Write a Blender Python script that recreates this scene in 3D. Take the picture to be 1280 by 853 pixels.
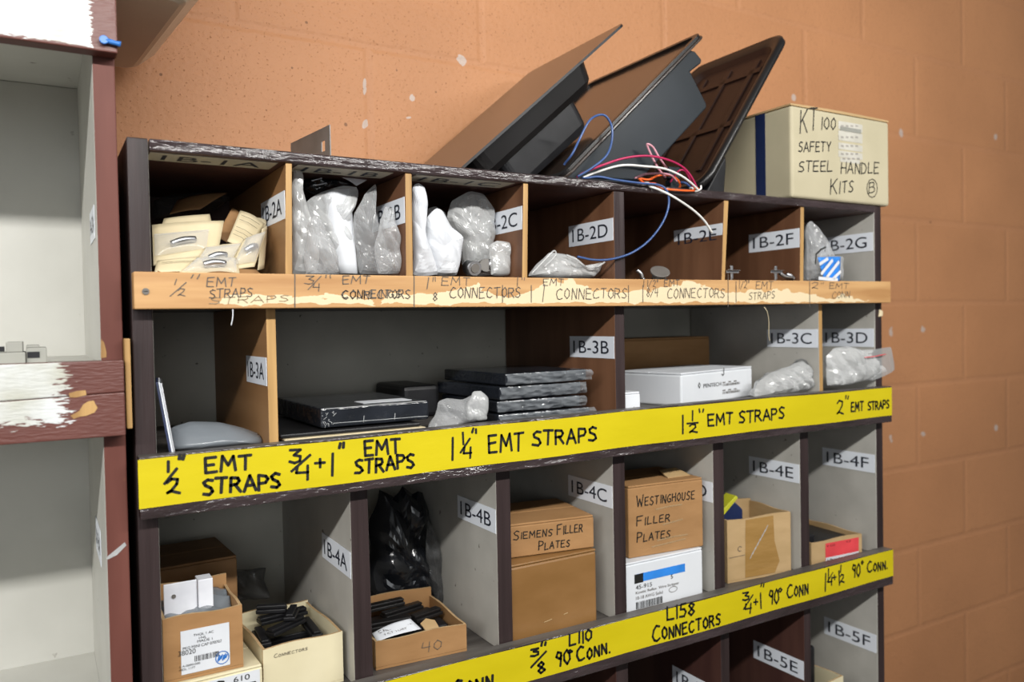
import bpy, bmesh, math, random
from mathutils import Vector, Matrix, noise
sc = bpy.context.scene
for o in list(bpy.data.objects):
    bpy.data.objects.remove(o)
COL = sc.collection

# ------------------------------------------------------------------ camera
F_PX, YAW, PITCH, ROLL = 1000.9, 0.5335, -0.0221, -0.0186
CAM = Vector((-0.0803, -0.8817, -0.0581))
fwd = Vector((math.sin(YAW)*math.cos(PITCH), math.cos(YAW)*math.cos(PITCH), math.sin(PITCH)))
r0 = Vector((math.cos(YAW), -math.sin(YAW), 0))
u0 = r0.cross(fwd)
cr, sr = math.cos(ROLL), math.sin(ROLL)
RIGHT = r0*cr + u0*sr
UP = u0*cr - r0*sr
cd = bpy.data.cameras.new('camera')
cam = bpy.data.objects.new('camera', cd)
COL.objects.link(cam)
m = Matrix((RIGHT, UP, -fwd)).transposed().to_4x4()
m.translation = CAM
cam.matrix_world = m
cd.sensor_width = 36
cd.lens = F_PX*36/1280
cd.clip_start = 0.02
cd.dof.use_dof = True
cd.dof.focus_distance = 0.98
cd.dof.aperture_fstop = 4.5
sc.camera = cam

# ------------------------------------------------------------------ light
w = bpy.data.worlds.new('room'); sc.world = w; w.use_nodes = True
bg = w.node_tree.nodes['Background']
bg.inputs[0].default_value = (0.95, 0.97, 1.0, 1); bg.inputs[1].default_value = 0.13
def area(name, loc, target, sx, sy, power, col=(1, 1, 1)):
    l = bpy.data.lights.new(name, 'AREA'); l.shape = 'RECTANGLE'; l.size = sx; l.size_y = sy
    l.energy = power; l.color = col
    o = bpy.data.objects.new(name, l); COL.objects.link(o); o.location = loc
    o.rotation_euler = (math.atan2(target[1]-loc[1], loc[2]-target[2]), 0, 0)   # tube parallel to the wall
    return o
area('ceiling_strip_light', (-1.35, -1.38, 0.74), (-1.35, 0.2, 0.0), 6.2, 0.07, 118, (1.0, 0.985, 0.95))
area('far_fill_light', (-1.2, -4.6, 0.35), (-1.2, 0.0, 0.0), 2.6, 1.3, 26, (0.93, 0.97, 1.0))  # unseen soft source behind the camera, added to fill the dark compartments
sc.view_settings.view_transform = 'Standard'
sc.view_settings.look = 'None'
sc.view_settings.gamma = 1
sc.view_settings.use_curve_mapping = False
sc.view_settings.exposure = 0.0

# ------------------------------------------------------------------ points read off the photograph
def ray(u, v):
    return fwd + RIGHT*((u-640)/F_PX) + UP*((426.5-v)/F_PX)
def at(u, v, Y):
    d = ray(u, v); return CAM + d*((Y-CAM.y)/d.y)
def atx(u, v, X):
    d = ray(u, v); return CAM + d*((X-CAM.x)/d.x)
def atz(u, v, Z):
    d = ray(u, v); return CAM + d*((Z-CAM.z)/d.z)

# ------------------------------------------------------------------ materials
def base_mat(name):
    m = bpy.data.materials.new(name); m.use_nodes = True
    nt = m.node_tree; return m, nt, nt.nodes['Principled BSDF']
def N(nt, t, **k):
    n = nt.nodes.new(t)
    for a, b in k.items(): setattr(n, a, b)
    return n
def c4(c): return (c[0], c[1], c[2], 1)
def noisy(name, c1, c2, rough=.6, scale=20, stretch=(1, 1, 1), bump=.15, bscale=None, spec=.4, lo=.35, hi=.65, dist=.002, speck=None, coat=0):
    """two-colour noise paint / wood / board; stretch squeezes the noise along an axis (grain)"""
    m, nt, b = base_mat(name)
    tc = N(nt, 'ShaderNodeTexCoord'); mp = N(nt, 'ShaderNodeMapping'); mp.inputs['Scale'].default_value = stretch
    nt.links.new(tc.outputs['Object'], mp.inputs[0])
    no = N(nt, 'ShaderNodeTexNoise'); no.inputs['Scale'].default_value = scale; no.inputs['Detail'].default_value = 6
    nt.links.new(mp.outputs[0], no.inputs['Vector'])
    r = N(nt, 'ShaderNodeValToRGB'); r.color_ramp.elements[0].position = lo; r.color_ramp.elements[1].position = hi
    r.color_ramp.elements[0].color = c4(c1); r.color_ramp.elements[1].color = c4(c2)
    nt.links.new(no.outputs[0], r.inputs[0])
    out = r.outputs[0]
    if speck:
        sn = N(nt, 'ShaderNodeTexNoise'); sn.inputs['Scale'].default_value = speck[1]; sn.inputs['Detail'].default_value = 3
        nt.links.new(tc.outputs['Object'], sn.inputs['Vector'])
        sr_ = N(nt, 'ShaderNodeValToRGB'); sr_.color_ramp.elements[0].position = speck[2]; sr_.color_ramp.elements[1].position = speck[2]+.05
        nt.links.new(sn.outputs[0], sr_.inputs[0])
        mx = N(nt, 'ShaderNodeMixRGB'); nt.links.new(sr_.outputs[0], mx.inputs[0]); nt.links.new(out, mx.inputs[1])
        mx.inputs[2].default_value = c4(speck[0]); out = mx.outputs[0]
    nt.links.new(out, b.inputs['Base Color'])
    b.inputs['Roughness'].default_value = rough; b.inputs['Specular IOR Level'].default_value = spec
    b.inputs['Coat Weight'].default_value = coat
    if bump:
        bn = N(nt, 'ShaderNodeTexNoise'); bn.inputs['Scale'].default_value = bscale or scale*2; bn.inputs['Detail'].default_value = 5
        nt.links.new(mp.outputs[0], bn.inputs['Vector'])
        bu = N(nt, 'ShaderNodeBump'); bu.inputs['Strength'].default_value = bump; bu.inputs['Distance'].default_value = dist
        nt.links.new(bn.outputs[0], bu.inputs['Height']); nt.links.new(bu.outputs[0], b.inputs['Normal'])
    return m
def plain(name, c, rough=.5, metal=0, spec=.5):
    return noisy(name, [x*.9 for x in c], [min(1, x*1.08) for x in c], rough, 30, bump=.05, spec=spec) if not metal else metal_mat(name, c, rough)
def metal_mat(name, c, rough):
    m = noisy(name, [x*.8 for x in c], c, rough, 60, bump=.05); m.node_tree.nodes['Principled BSDF'].inputs['Metallic'].default_value = 1; return m
def film(name, c, clear=.5, rough=.13, scale=17, bump=.55, dist=.010, top=.85):
    """thin crinkled plastic film: part clear, part milky, glossy, sharp creases"""
    m, nt, b = base_mat(name)
    out = nt.nodes['Material Output']
    tc = N(nt, 'ShaderNodeTexCoord')
    no = N(nt, 'ShaderNodeTexNoise'); no.noise_type = 'RIDGED_MULTIFRACTAL'; no.inputs['Scale'].default_value = scale; no.inputs['Detail'].default_value = 3; no.inputs['Distortion'].default_value = .8
    nt.links.new(tc.outputs['Object'], no.inputs['Vector'])
    bu = N(nt, 'ShaderNodeBump'); bu.inputs['Strength'].default_value = bump; bu.inputs['Distance'].default_value = dist
    nt.links.new(no.outputs[0], bu.inputs['Height']); nt.links.new(bu.outputs[0], b.inputs['Normal'])
    b.inputs['Base Color'].default_value = c4(c); b.inputs['Roughness'].default_value = rough
    b.inputs['Specular IOR Level'].default_value = .9
    tr = N(nt, 'ShaderNodeBsdfTransparent'); mx = N(nt, 'ShaderNodeMixShader')
    lw = N(nt, 'ShaderNodeLayerWeight'); lw.inputs[0].default_value = .45; nt.links.new(bu.outputs[0], lw.inputs['Normal'])
    mr = N(nt, 'ShaderNodeMapRange'); mr.inputs['To Min'].default_value = 1-clear; mr.inputs['To Max'].default_value = top
    nt.links.new(lw.outputs['Facing'], mr.inputs['Value'])
    nt.links.new(mr.outputs[0], mx.inputs[0]); nt.links.new(tr.outputs[0], mx.inputs[1]); nt.links.new(b.outputs[0], mx.inputs[2])
    nt.links.new(mx.outputs[0], out.inputs[0])
    return m

def math_n(nt, op, a, b=None, c=None):
    n = N(nt, 'ShaderNodeMath', operation=op)
    for i, v in enumerate((a, b, c)):
        if v is None: continue
        if isinstance(v, (int, float)): n.inputs[i].default_value = v
        else: nt.links.new(v, n.inputs[i])
    return n.outputs[0]

ZW0 = -0.0238; YW = 0.3187
def wall_mat():
    m, nt, b = base_mat('painted_block_wall')
    tc = N(nt, 'ShaderNodeTexCoord'); sp = N(nt, 'ShaderNodeSeparateXYZ'); nt.links.new(tc.outputs['Object'], sp.inputs[0])
    cb = N(nt, 'ShaderNodeCombineXYZ')
    nt.links.new(math_n(nt, 'SUBTRACT', sp.outputs[0], .378), cb.inputs[0]); nt.links.new(math_n(nt, 'SUBTRACT', sp.outputs[2], ZW0), cb.inputs[1])
    wn = N(nt, 'ShaderNodeTexNoise'); wn.inputs['Scale'].default_value = 9; nt.links.new(tc.outputs['Object'], wn.inputs['Vector'])
    wo = N(nt, 'ShaderNodeVectorMath', operation='SCALE'); nt.links.new(wn.outputs['Color'], wo.inputs[0]); wo.inputs['Scale'].default_value = .004
    ad = N(nt, 'ShaderNodeVectorMath', operation='ADD'); nt.links.new(cb.outputs[0], ad.inputs[0]); nt.links.new(wo.outputs[0], ad.inputs[1])
    br = N(nt, 'ShaderNodeTexBrick'); br.offset = .5; br.offset_frequency = 2
    br.inputs['Scale'].default_value = 1; br.inputs['Brick Width'].default_value = .4064; br.inputs['Row Height'].default_value = .2032
    br.inputs['Mortar Size'].default_value = .010; br.inputs['Mortar Smooth'].default_value = .8
    br.inputs['Color1'].default_value = (.50, .235, .108, 1); br.inputs['Color2'].default_value = (.475, .22, .10, 1); br.inputs['Mortar'].default_value = (.49, .23, .108, 1)
    nt.links.new(ad.outputs[0], br.inputs['Vector'])
    # roller texture variation
    n1 = N(nt, 'ShaderNodeTexNoise'); n1.inputs['Scale'].default_value = 3; n1.inputs['Detail'].default_value = 5; nt.links.new(tc.outputs['Object'], n1.inputs['Vector'])
    r1 = N(nt, 'ShaderNodeMapRange'); r1.inputs['From Min'].default_value = .3; r1.inputs['From Max'].default_value = .7; r1.inputs['To Min'].default_value = .9; r1.inputs['To Max'].default_value = 1.06
    nt.links.new(n1.outputs[0], r1.inputs['Value'])
    mu = N(nt, 'ShaderNodeMixRGB', blend_type='MULTIPLY'); mu.inputs[0].default_value = 1; nt.links.new(br.outputs[0], mu.inputs[1]); nt.links.new(r1.outputs[0], mu.inputs[2])
    # pits
    vo = N(nt, 'ShaderNodeTexNoise'); vo.inputs['Scale'].default_value = 330; vo.inputs['Detail'].default_value = 2; nt.links.new(tc.outputs['Object'], vo.inputs['Vector'])
    pr = N(nt, 'ShaderNodeValToRGB'); pr.color_ramp.elements[0].position = .64; pr.color_ramp.elements[1].position = .76; nt.links.new(vo.outputs[0], pr.inputs[0])
    pm = N(nt, 'ShaderNodeMixRGB'); pm.inputs[2].default_value = (.20, .08, .035, 1); nt.links.new(mu.outputs[0], pm.inputs[1])
    nt.links.new(math_n(nt, 'MULTIPLY', pr.outputs[0], .75), pm.inputs[0])
    col = pm.outputs[0]
    # chipped paint, filled holes
    cn = N(nt, 'ShaderNodeTexNoise'); cn.inputs['Scale'].default_value = 60; nt.links.new(tc.outputs['Object'], cn.inputs['Vector'])
    for (u, v, rx, rz) in [(577, 75, .013, .010), (1126, 167, .008, .013), (1244, 171, .009, .009), (992, 122, .01, .008), (1114, 414, .012, .012), (1154, 411, .009, .011), (1114, 548, .009, .011),
                           (1154, 543, .009, .009), (456, 110, .004, .016), (456, 156, .006, .010), (515, 122, .006, .008), (511, 147, .006, .004), (1245, 535, .012, .009), (747, 112, .02, .006)]:
        p = at(u, v, YW)
        dx = math_n(nt, 'DIVIDE', math_n(nt, 'SUBTRACT', sp.outputs[0], p.x), rx); dz = math_n(nt, 'DIVIDE', math_n(nt, 'SUBTRACT', sp.outputs[2], p.z), rz)
        d2 = math_n(nt, 'ADD', math_n(nt, 'MULTIPLY', dx, dx), math_n(nt, 'MULTIPLY', dz, dz))
        d3 = math_n(nt, 'ADD', d2, math_n(nt, 'MULTIPLY', math_n(nt, 'SUBTRACT', cn.outputs[0], .5), 3.2))
        mk = math_n(nt, 'MULTIPLY', math_n(nt, 'LESS_THAN', d3, .6), .75)
        mm = N(nt, 'ShaderNodeMixRGB'); mm.inputs[2].default_value = (.52, .46, .42, 1); nt.links.new(mk, mm.inputs[0]); nt.links.new(col, mm.inputs[1]); col = mm.outputs[0]
    for (u, v, rr) in [(383, 28, 0.0036), (496, 88, 0.0024), (365, 85, 0.0024), (432, 156, 0.0030), (545, 115, 0.0024), (201, 93, 0.0024), (1163, 278, 0.0036)]:
        p = at(u, v, YW)
        dx = math_n(nt, 'DIVIDE', math_n(nt, 'SUBTRACT', sp.outputs[0], p.x), rr); dz = math_n(nt, 'DIVIDE', math_n(nt, 'SUBTRACT', sp.outputs[2], p.z), rr)
        d2 = math_n(nt, 'ADD', math_n(nt, 'ADD', math_n(nt, 'MULTIPLY', dx, dx), math_n(nt, 'MULTIPLY', dz, dz)), math_n(nt, 'MULTIPLY', math_n(nt, 'SUBTRACT', cn.outputs[0], .5), 3))
        mk = math_n(nt, 'MULTIPLY', math_n(nt, 'LESS_THAN', d2, .5), .8)
        mm = N(nt, 'ShaderNodeMixRGB'); mm.inputs[2].default_value = (.16, .07, .03, 1); nt.links.new(mk, mm.inputs[0]); nt.links.new(col, mm.inputs[1]); col = mm.outputs[0]
    nt.links.new(col, b.inputs['Base Color']); b.inputs['Roughness'].default_value = .55; b.inputs['Specular IOR Level'].default_value = .35
    h = math_n(nt, 'MULTIPLY', br.outputs['Fac'], -.55)
    n2 = N(nt, 'ShaderNodeTexNoise'); n2.inputs['Scale'].default_value = 120; n2.inputs['Detail'].default_value = 4; nt.links.new(tc.outputs['Object'], n2.inputs['Vector'])
    hh = math_n(nt, 'ADD', h, math_n(nt, 'MULTIPLY', n2.outputs[0], .55))
    h3 = math_n(nt, 'SUBTRACT', hh, math_n(nt, 'MULTIPLY', pr.outputs[0], .35))
    bu = N(nt, 'ShaderNodeBump'); bu.inputs['Strength'].default_value = .55; bu.inputs['Distance'].default_value = .004
    nt.links.new(h3, bu.inputs['Height']); nt.links.new(bu.outputs[0], b.inputs['Normal'])
    return m

M = {}
M['wall'] = wall_mat()
M['floor'] = noisy('concrete_floor', (.18, .17, .16), (.26, .25, .23), .7, 8)
M['brown_paint'] = noisy('dark_brown_gloss_paint', (.020, .013, .013), (.044, .029, .029), .40, 40, (1, 1, .06), .6, 70, .3, dist=.004)
M['brown_paint_h'] = noisy('dark_brown_gloss_paint_along', (.024, .016, .016), (.050, .035, .037), .20, 30, (.30, 1, 1), 1.0, 60, .8, dist=.008)
M['strip_top'] = noisy('worn_brown_shelf_edge', (.05, .043, .04), (.12, .11, .10), .4, 40, (.15, 1, 1), .5, 60, dist=.003)
M['ply'] = noisy('tan_plywood_face', (.23, .115, .045), (.33, .18, .08), .5, 22, (1, .1, 1), .1)
M['ply_red'] = noisy('reddish_plywood_face', (.125, .055, .028), (.20, .095, .05), .45, 26, (1, 1, .1), .1)
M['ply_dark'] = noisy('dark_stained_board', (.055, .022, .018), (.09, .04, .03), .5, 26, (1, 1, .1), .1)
M['ply_edge'] = noisy('raw_plywood_edge', (.26, .14, .045), (.48, .29, .11), .5, 60, (1, 1, .06), .3, 90)
M['grey'] = noisy('grey_white_shelf_paint', (.40, .385, .35), (.48, .465, .425), .5, 14, bump=.1, speck=((.16, .14, .12), 85, .71))
M['grey_back'] = noisy('grey_green_back_paint', (.42, .41, .355), (.50, .485, .425), .6, 10, bump=.1, speck=((.12, .11, .09), 95, .70))
M['cream'] = noisy('cream_shelf_paint', (.50, .495, .455), (.56, .555, .515), .45, 8, bump=.06, speck=((.25, .23, .2), 42, .735))
M['redbrown'] = noisy('red_brown_paint', (.105, .036, .028), (.145, .053, .041), .5, 25, (1, 1, .2), .25, 50, .2, speck=((.24, .10, .045), 30, .68))
M['redbrown_h'] = noisy('red_brown_paint_along', (.10, .034, .027), (.14, .05, .039), .5, 25, (.2, 1, 1), .25, 50, .2)
M['yellow'] = noisy('yellow_tape', (.54, .44, .003), (.60, .49, .006), .38, 6, (1, 1, 3), .12, 25, .5, dist=.003)
M['ink'] = plain('black_marker_ink', (.012, .012, .011), .45)
M['print'] = plain('navy_black_print', (.012, .016, .03), .5)
M['pencil'] = plain('faded_pen_ink', (.10, .085, .07), .6)
M['faint'] = plain('faint_pen_ink', (.30, .22, .13), .6)
M['label'] = noisy('white_label_tape', (.76, .80, .87), (.80, .84, .90), .4, 10, bump=0)
M['label_old'] = noisy('yellowed_label_tape', (.42, .40, .32), (.5, .47, .38), .5, 10, bump=0)
M['faded_label'] = noisy('faded_white_label', (.44, .42, .36), (.52, .50, .44), .6, 30, bump=0)
M['faint_print'] = plain('faint_grey_print', (.30, .28, .25), .6)
M['card'] = noisy('brown_corrugated_card', (.30, .160, .065), (.365, .20, .085), .7, 14, (1, 1, 3), .08, 120, .25)
M['card_dark'] = noisy('taped_brown_card', (.21, .105, .032), (.27, .14, .05), .35, 9, (1, 1, 2), .08, 90, .5)
M['card_pale'] = noisy('pale_corrugated_card', (.40, .27, .13), (.47, .32, .165), .7, 14, (1, 1, 3), .08, 120, .25)
M['card_edge'] = noisy('card_edge', (.38, .25, .12), (.5, .34, .18), .8, 90, bump=.4)
M['card_cream'] = noisy('cream_card', (.62, .55, .36), (.70, .63, .43), .65, 12, bump=.08, spec=.3)
M['card_tan'] = noisy('tan_beige_card', (.42, .375, .255), (.47, .42, .29), .65, 12, bump=.08, spec=.3)
M['card_white'] = noisy('white_card', (.62, .645, .68), (.68, .70, .73), .5, 10, bump=.04)
M['packtape'] = noisy('brown_packing_tape', (.30, .17, .05), (.36, .21, .07), .12, 10, (1, 1, 4), .35, 40, .6)
M['cleartape'] = film('clear_packing_tape', (.5, .36, .2), .6, .1, 25, .5)
M['paper'] = noisy('white_paper', (.58, .60, .64), (.65, .67, .70), .6, 15, bump=.1)
M['cream_paper'] = noisy('cream_paper_sleeve', (.58, .49, .31), (.68, .58, .39), .6, 18, bump=.2, bscale=30)
M['kraft'] = noisy('kraft_paper', (.25, .13, .05), (.36, .20, .09), .65, 18, bump=.2)
M['film'] = film('clear_plastic_film', (.58, .59, .60), .78, top=.75)
M['film_milky'] = film('milky_plastic_film', (.62, .63, .63), .55)
M['film_grey'] = film('grey_poly_film', (.22, .245, .27), .35, .25, 14, .5, top=.95)
M['wrap'] = film('tight_clear_wrap', (.42, .45, .48), .84, .08, 30, .8, .008, top=.6)
M['film_dark'] = film('dark_poly_film', (.10, .10, .10), .65, .12, 18, .8)
M['black_film'] = noisy('black_poly_film', (.006, .007, .009), (.012, .013, .016), .16, 20, bump=.5, bscale=26, spec=.7, dist=.006)
for _n in M['black_film'].node_tree.nodes:
    if _n.type == 'TEX_NOISE' and abs(_n.inputs['Scale'].default_value-26) < .1: _n.noise_type = 'RIDGED_MULTIFRACTAL'; _n.inputs['Distortion'].default_value = .6
M['shrink'] = noisy('black_under_shrink_film', (.010, .012, .016), (.018, .021, .028), .16, 20, bump=.55, bscale=55, spec=.75, dist=.004)
M['black'] = noisy('black_plastic', (.009, .009, .010), (.014, .014, .016), .40, 40, bump=.08, spec=.3)
M['gloss_black'] = noisy('glossy_black_plastic', (.009, .008, .008), (.014, .013, .013), .30, 12, bump=.03, spec=.4)
M['smoked'] = noisy('smoked_glossy_plastic', (.030, .022, .018), (.042, .030, .024), .20, 12, bump=.02, spec=.8)
M['smoked_in'] = noisy('smoked_brown_plastic', (.020, .010, .008), (.032, .015, .011), .45, 9, bump=.05, spec=.25)
M['blueblack'] = noisy('blue_black_plastic', (.013, .017, .021), (.019, .024, .030), .36, 8, bump=.05, spec=.22)
M['metal'] = metal_mat('galvanised_steel', (.55, .56, .58), .38)
M['dull_metal'] = noisy('dull_grey_steel', (.12, .11, .098), (.165, .152, .14), .38, 25, bump=.08, spec=.7)
M['bright'] = noisy('white_zinc_metal', (.62, .63, .68), (.75, .76, .80), .35, 30, bump=.05)
M['grey_plastic'] = noisy('grey_plastic', (.24, .24, .21), (.29, .29, .26), .5, 20, bump=.05)
M['blue'] = plain('blue_plastic', (.025, .15, .48), .35)
M['navy'] = plain('navy_strap', (.012, .022, .075), .4)
M['sky'] = plain('bright_blue_print', (.03, .22, .68), .4)
M['red'] = plain('red_print', (.68, .06, .07), .45)
M['wire_blue'] = plain('blue_wire_sleeve', (.04, .085, .23), .3)
M['wire_red'] = plain('crimson_wire_sleeve', (.42, .02, .09), .3)
M['wire_pink'] = plain('pink_wire_sleeve', (.62, .30, .36), .3)
M['wire_white'] = plain('white_wire_sleeve', (.74, .73, .70), .3)
M['wire_orange'] = plain('orange_wire_sleeve', (.75, .12, .02), .3)
M['tote'] = noisy('beige_translucent_plastic', (.72, .62, .47), (.78, .69, .54), .35, 6, bump=.04)
M['tote'].node_tree.nodes['Principled BSDF'].inputs['Subsurface Weight'].default_value = .0
M['yellow_green'] = plain('yellow_green_card', (.50, .50, .03), .4)
M['debris'] = noisy('dust_and_chips', (.20, .16, .11), (.35, .3, .2), .9, 40, bump=.5)

def rail_wood():
    """bare pine strip with cream paint smeared over old lettering"""
    m, nt, b = base_mat('pine_strip_with_cream_smears')
    tc = N(nt, 'ShaderNodeNewGeometry'); mp = N(nt, 'ShaderNodeMapping'); mp.inputs['Scale'].default_value = (.08, 1, 1); nt.links.new(tc.outputs['Position'], mp.inputs[0])
    no = N(nt, 'ShaderNodeTexNoise'); no.inputs['Scale'].default_value = 60; no.inputs['Detail'].default_value = 7; nt.links.new(mp.outputs[0], no.inputs['Vector'])
    r = N(nt, 'ShaderNodeValToRGB'); r.color_ramp.elements[0].position = .32; r.color_ramp.elements[1].position = .68
    r.color_ramp.elements[0].color = (.40, .205, .075, 1); r.color_ramp.elements[1].color = (.56, .33, .14, 1); nt.links.new(no.outputs[0], r.inputs[0])
    sp = N(nt, 'ShaderNodeSeparateXYZ'); nt.links.new(tc.outputs['Position'], sp.inputs[0])
    # how high the smear reaches along the strip (metres above the lower edge)
    cur = N(nt, 'ShaderNodeFloatCurve'); cv = cur.mapping.curves[0]
    keys = [(0, 0), (.065, 0), (.075, .30), (.15, .34), (.17, .30), (.215, .28), (.225, .10), (.235, .44), (.29, .42), (.31, .55), (.335, .70), (.36, .30), (.40, .45), (.425, .95), (.455, .98), (.48, .62), (.53, .52), (.58, .56), (.61, .75), (.64, .95), (.67, .65), (.70, .55), (.76, .60), (.83, .62), (.87, .45), (.90, .22), (.93, .40), (.97, .25), (1.0, .05)]
    while len(cv.points) < len(keys): cv.points.new(.5, .5)
    for p, k in zip(cv.points, keys): p.location = k; p.handle_type = 'VECTOR'
    cur.mapping.update()
    xr = N(nt, 'ShaderNodeMapRange'); xr.inputs['From Min'].default_value = 0; xr.inputs['From Max'].default_value = 1.14; nt.links.new(sp.outputs[0], xr.inputs['Value'])
    nt.links.new(xr.outputs[0], cur.inputs['Value'])
    zr = N(nt, 'ShaderNodeMapRange'); zr.inputs['From Min'].default_value = -.037; zr.inputs['From Max'].default_value = 0; nt.links.new(sp.outputs[2], zr.inputs['Value'])
    n2 = N(nt, 'ShaderNodeTexNoise'); n2.inputs['Scale'].default_value = 95; n2.inputs['Detail'].default_value = 5
    mp2 = N(nt, 'ShaderNodeMapping'); mp2.inputs['Scale'].default_value = (.45, 1, 1); nt.links.new(tc.outputs['Position'], mp2.inputs[0]); nt.links.new(mp2.outputs[0], n2.inputs['Vector'])
    jit = math_n(nt, 'MULTIPLY', math_n(nt, 'SUBTRACT', n2.outputs[0], .5), .8)
    zz = math_n(nt, 'ADD', zr.outputs[0], jit)
    up_ = math_n(nt, 'LESS_THAN', zz, cur.outputs[0]); lo_ = math_n(nt, 'GREATER_THAN', math_n(nt, 'ADD', zr.outputs[0], math_n(nt, 'MULTIPLY', jit, .45)), .11)
    mk = math_n(nt, 'MULTIPLY', math_n(nt, 'MULTIPLY', up_, lo_), math_n(nt, 'GREATER_THAN', xr.outputs[0], .068))
    mk = math_n(nt, 'MULTIPLY', mk, .85)
    mx = N(nt, 'ShaderNodeMixRGB'); mx.inputs[2].default_value = (.70, .60, .40, 1); nt.links.new(mk, mx.inputs[0]); nt.links.new(r.outputs[0], mx.inputs[1])
    nt.links.new(mx.outputs[0], b.inputs['Base Color']); b.inputs['Roughness'].default_value = .55
    bu = N(nt, 'ShaderNodeBump'); bu.inputs['Strength'].default_value = .3; bu.inputs['Distance'].default_value = .002
    nt.links.new(math_n(nt, 'ADD', no.outputs[0], mk), bu.inputs['Height']); nt.links.new(bu.outputs[0], b.inputs['Normal'])
    return m
M['rail_wood'] = rail_wood()
def brushed_white(name, x_edge, soft, zb, zsoft):
    """white paint brushed over brown, ragged towards the right end and the lower edge"""
    m, nt, b = base_mat(name)
    tc = N(nt, 'ShaderNodeNewGeometry'); sp = N(nt, 'ShaderNodeSeparateXYZ'); nt.links.new(tc.outputs['Position'], sp.inputs[0])
    mp = N(nt, 'ShaderNodeMapping'); mp.inputs['Scale'].default_value = (.35, 1, 1.6); nt.links.new(tc.outputs['Position'], mp.inputs[0])
    no = N(nt, 'ShaderNodeTexNoise'); no.inputs['Scale'].default_value = 260; no.inputs['Detail'].default_value = 3; nt.links.new(mp.outputs[0], no.inputs['Vector'])
    a = math_n(nt, 'DIVIDE', math_n(nt, 'SUBTRACT', x_edge, sp.outputs[0]), soft)
    c = math_n(nt, 'DIVIDE', math_n(nt, 'SUBTRACT', sp.outputs[2], zb), zsoft)
    mn = math_n(nt, 'MINIMUM', a, c)
    v = math_n(nt, 'ADD', mn, math_n(nt, 'MULTIPLY', math_n(nt, 'SUBTRACT', no.outputs[0], .5), 2.4))
    mk = N(nt, 'ShaderNodeValToRGB'); mk.color_ramp.elements[0].position = .45; mk.color_ramp.elements[1].position = .6; nt.links.new(v, mk.inputs[0])
    n3 = N(nt, 'ShaderNodeTexNoise'); n3.inputs['Scale'].default_value = 22; n3.inputs['Detail'].default_value = 5; nt.links.new(tc.outputs['Position'], n3.inputs['Vector'])
    wc = N(nt, 'ShaderNodeValToRGB'); wc.color_ramp.elements[0].color = (.44, .44, .38, 1); wc.color_ramp.elements[1].color = (.60, .62, .62, 1)
    wc.color_ramp.elements[0].position = .3; wc.color_ramp.elements[1].position = .6; nt.links.new(n3.outputs[0], wc.inputs[0])
    bc = N(nt, 'ShaderNodeValToRGB'); bc.color_ramp.elements[0].color = (.10, .034, .027, 1); bc.color_ramp.elements[1].color = (.14, .05, .039, 1); nt.links.new(n3.outputs[0], bc.inputs[0])
    mx = N(nt, 'ShaderNodeMixRGB'); nt.links.new(mk.outputs[0], mx.inputs[0]); nt.links.new(bc.outputs[0], mx.inputs[1]); nt.links.new(wc.outputs[0], mx.inputs[2])
    nt.links.new(mx.outputs[0], b.inputs['Base Color']); b.inputs['Roughness'].default_value = .4
    bu = N(nt, 'ShaderNodeBump'); bu.inputs['Strength'].default_value = .35; bu.inputs['Distance'].default_value = .002
    nt.links.new(no.outputs[0], bu.inputs['Height']); nt.links.new(bu.outputs[0], b.inputs['Normal'])
    return m
M['brush_top'] = brushed_white('white_brushed_over_brown_upper', -.0265, .006, .2105, .004)
M['brush_mid'] = brushed_white('white_brushed_over_brown_middle', -.050, .022, -.150, .014)

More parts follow.
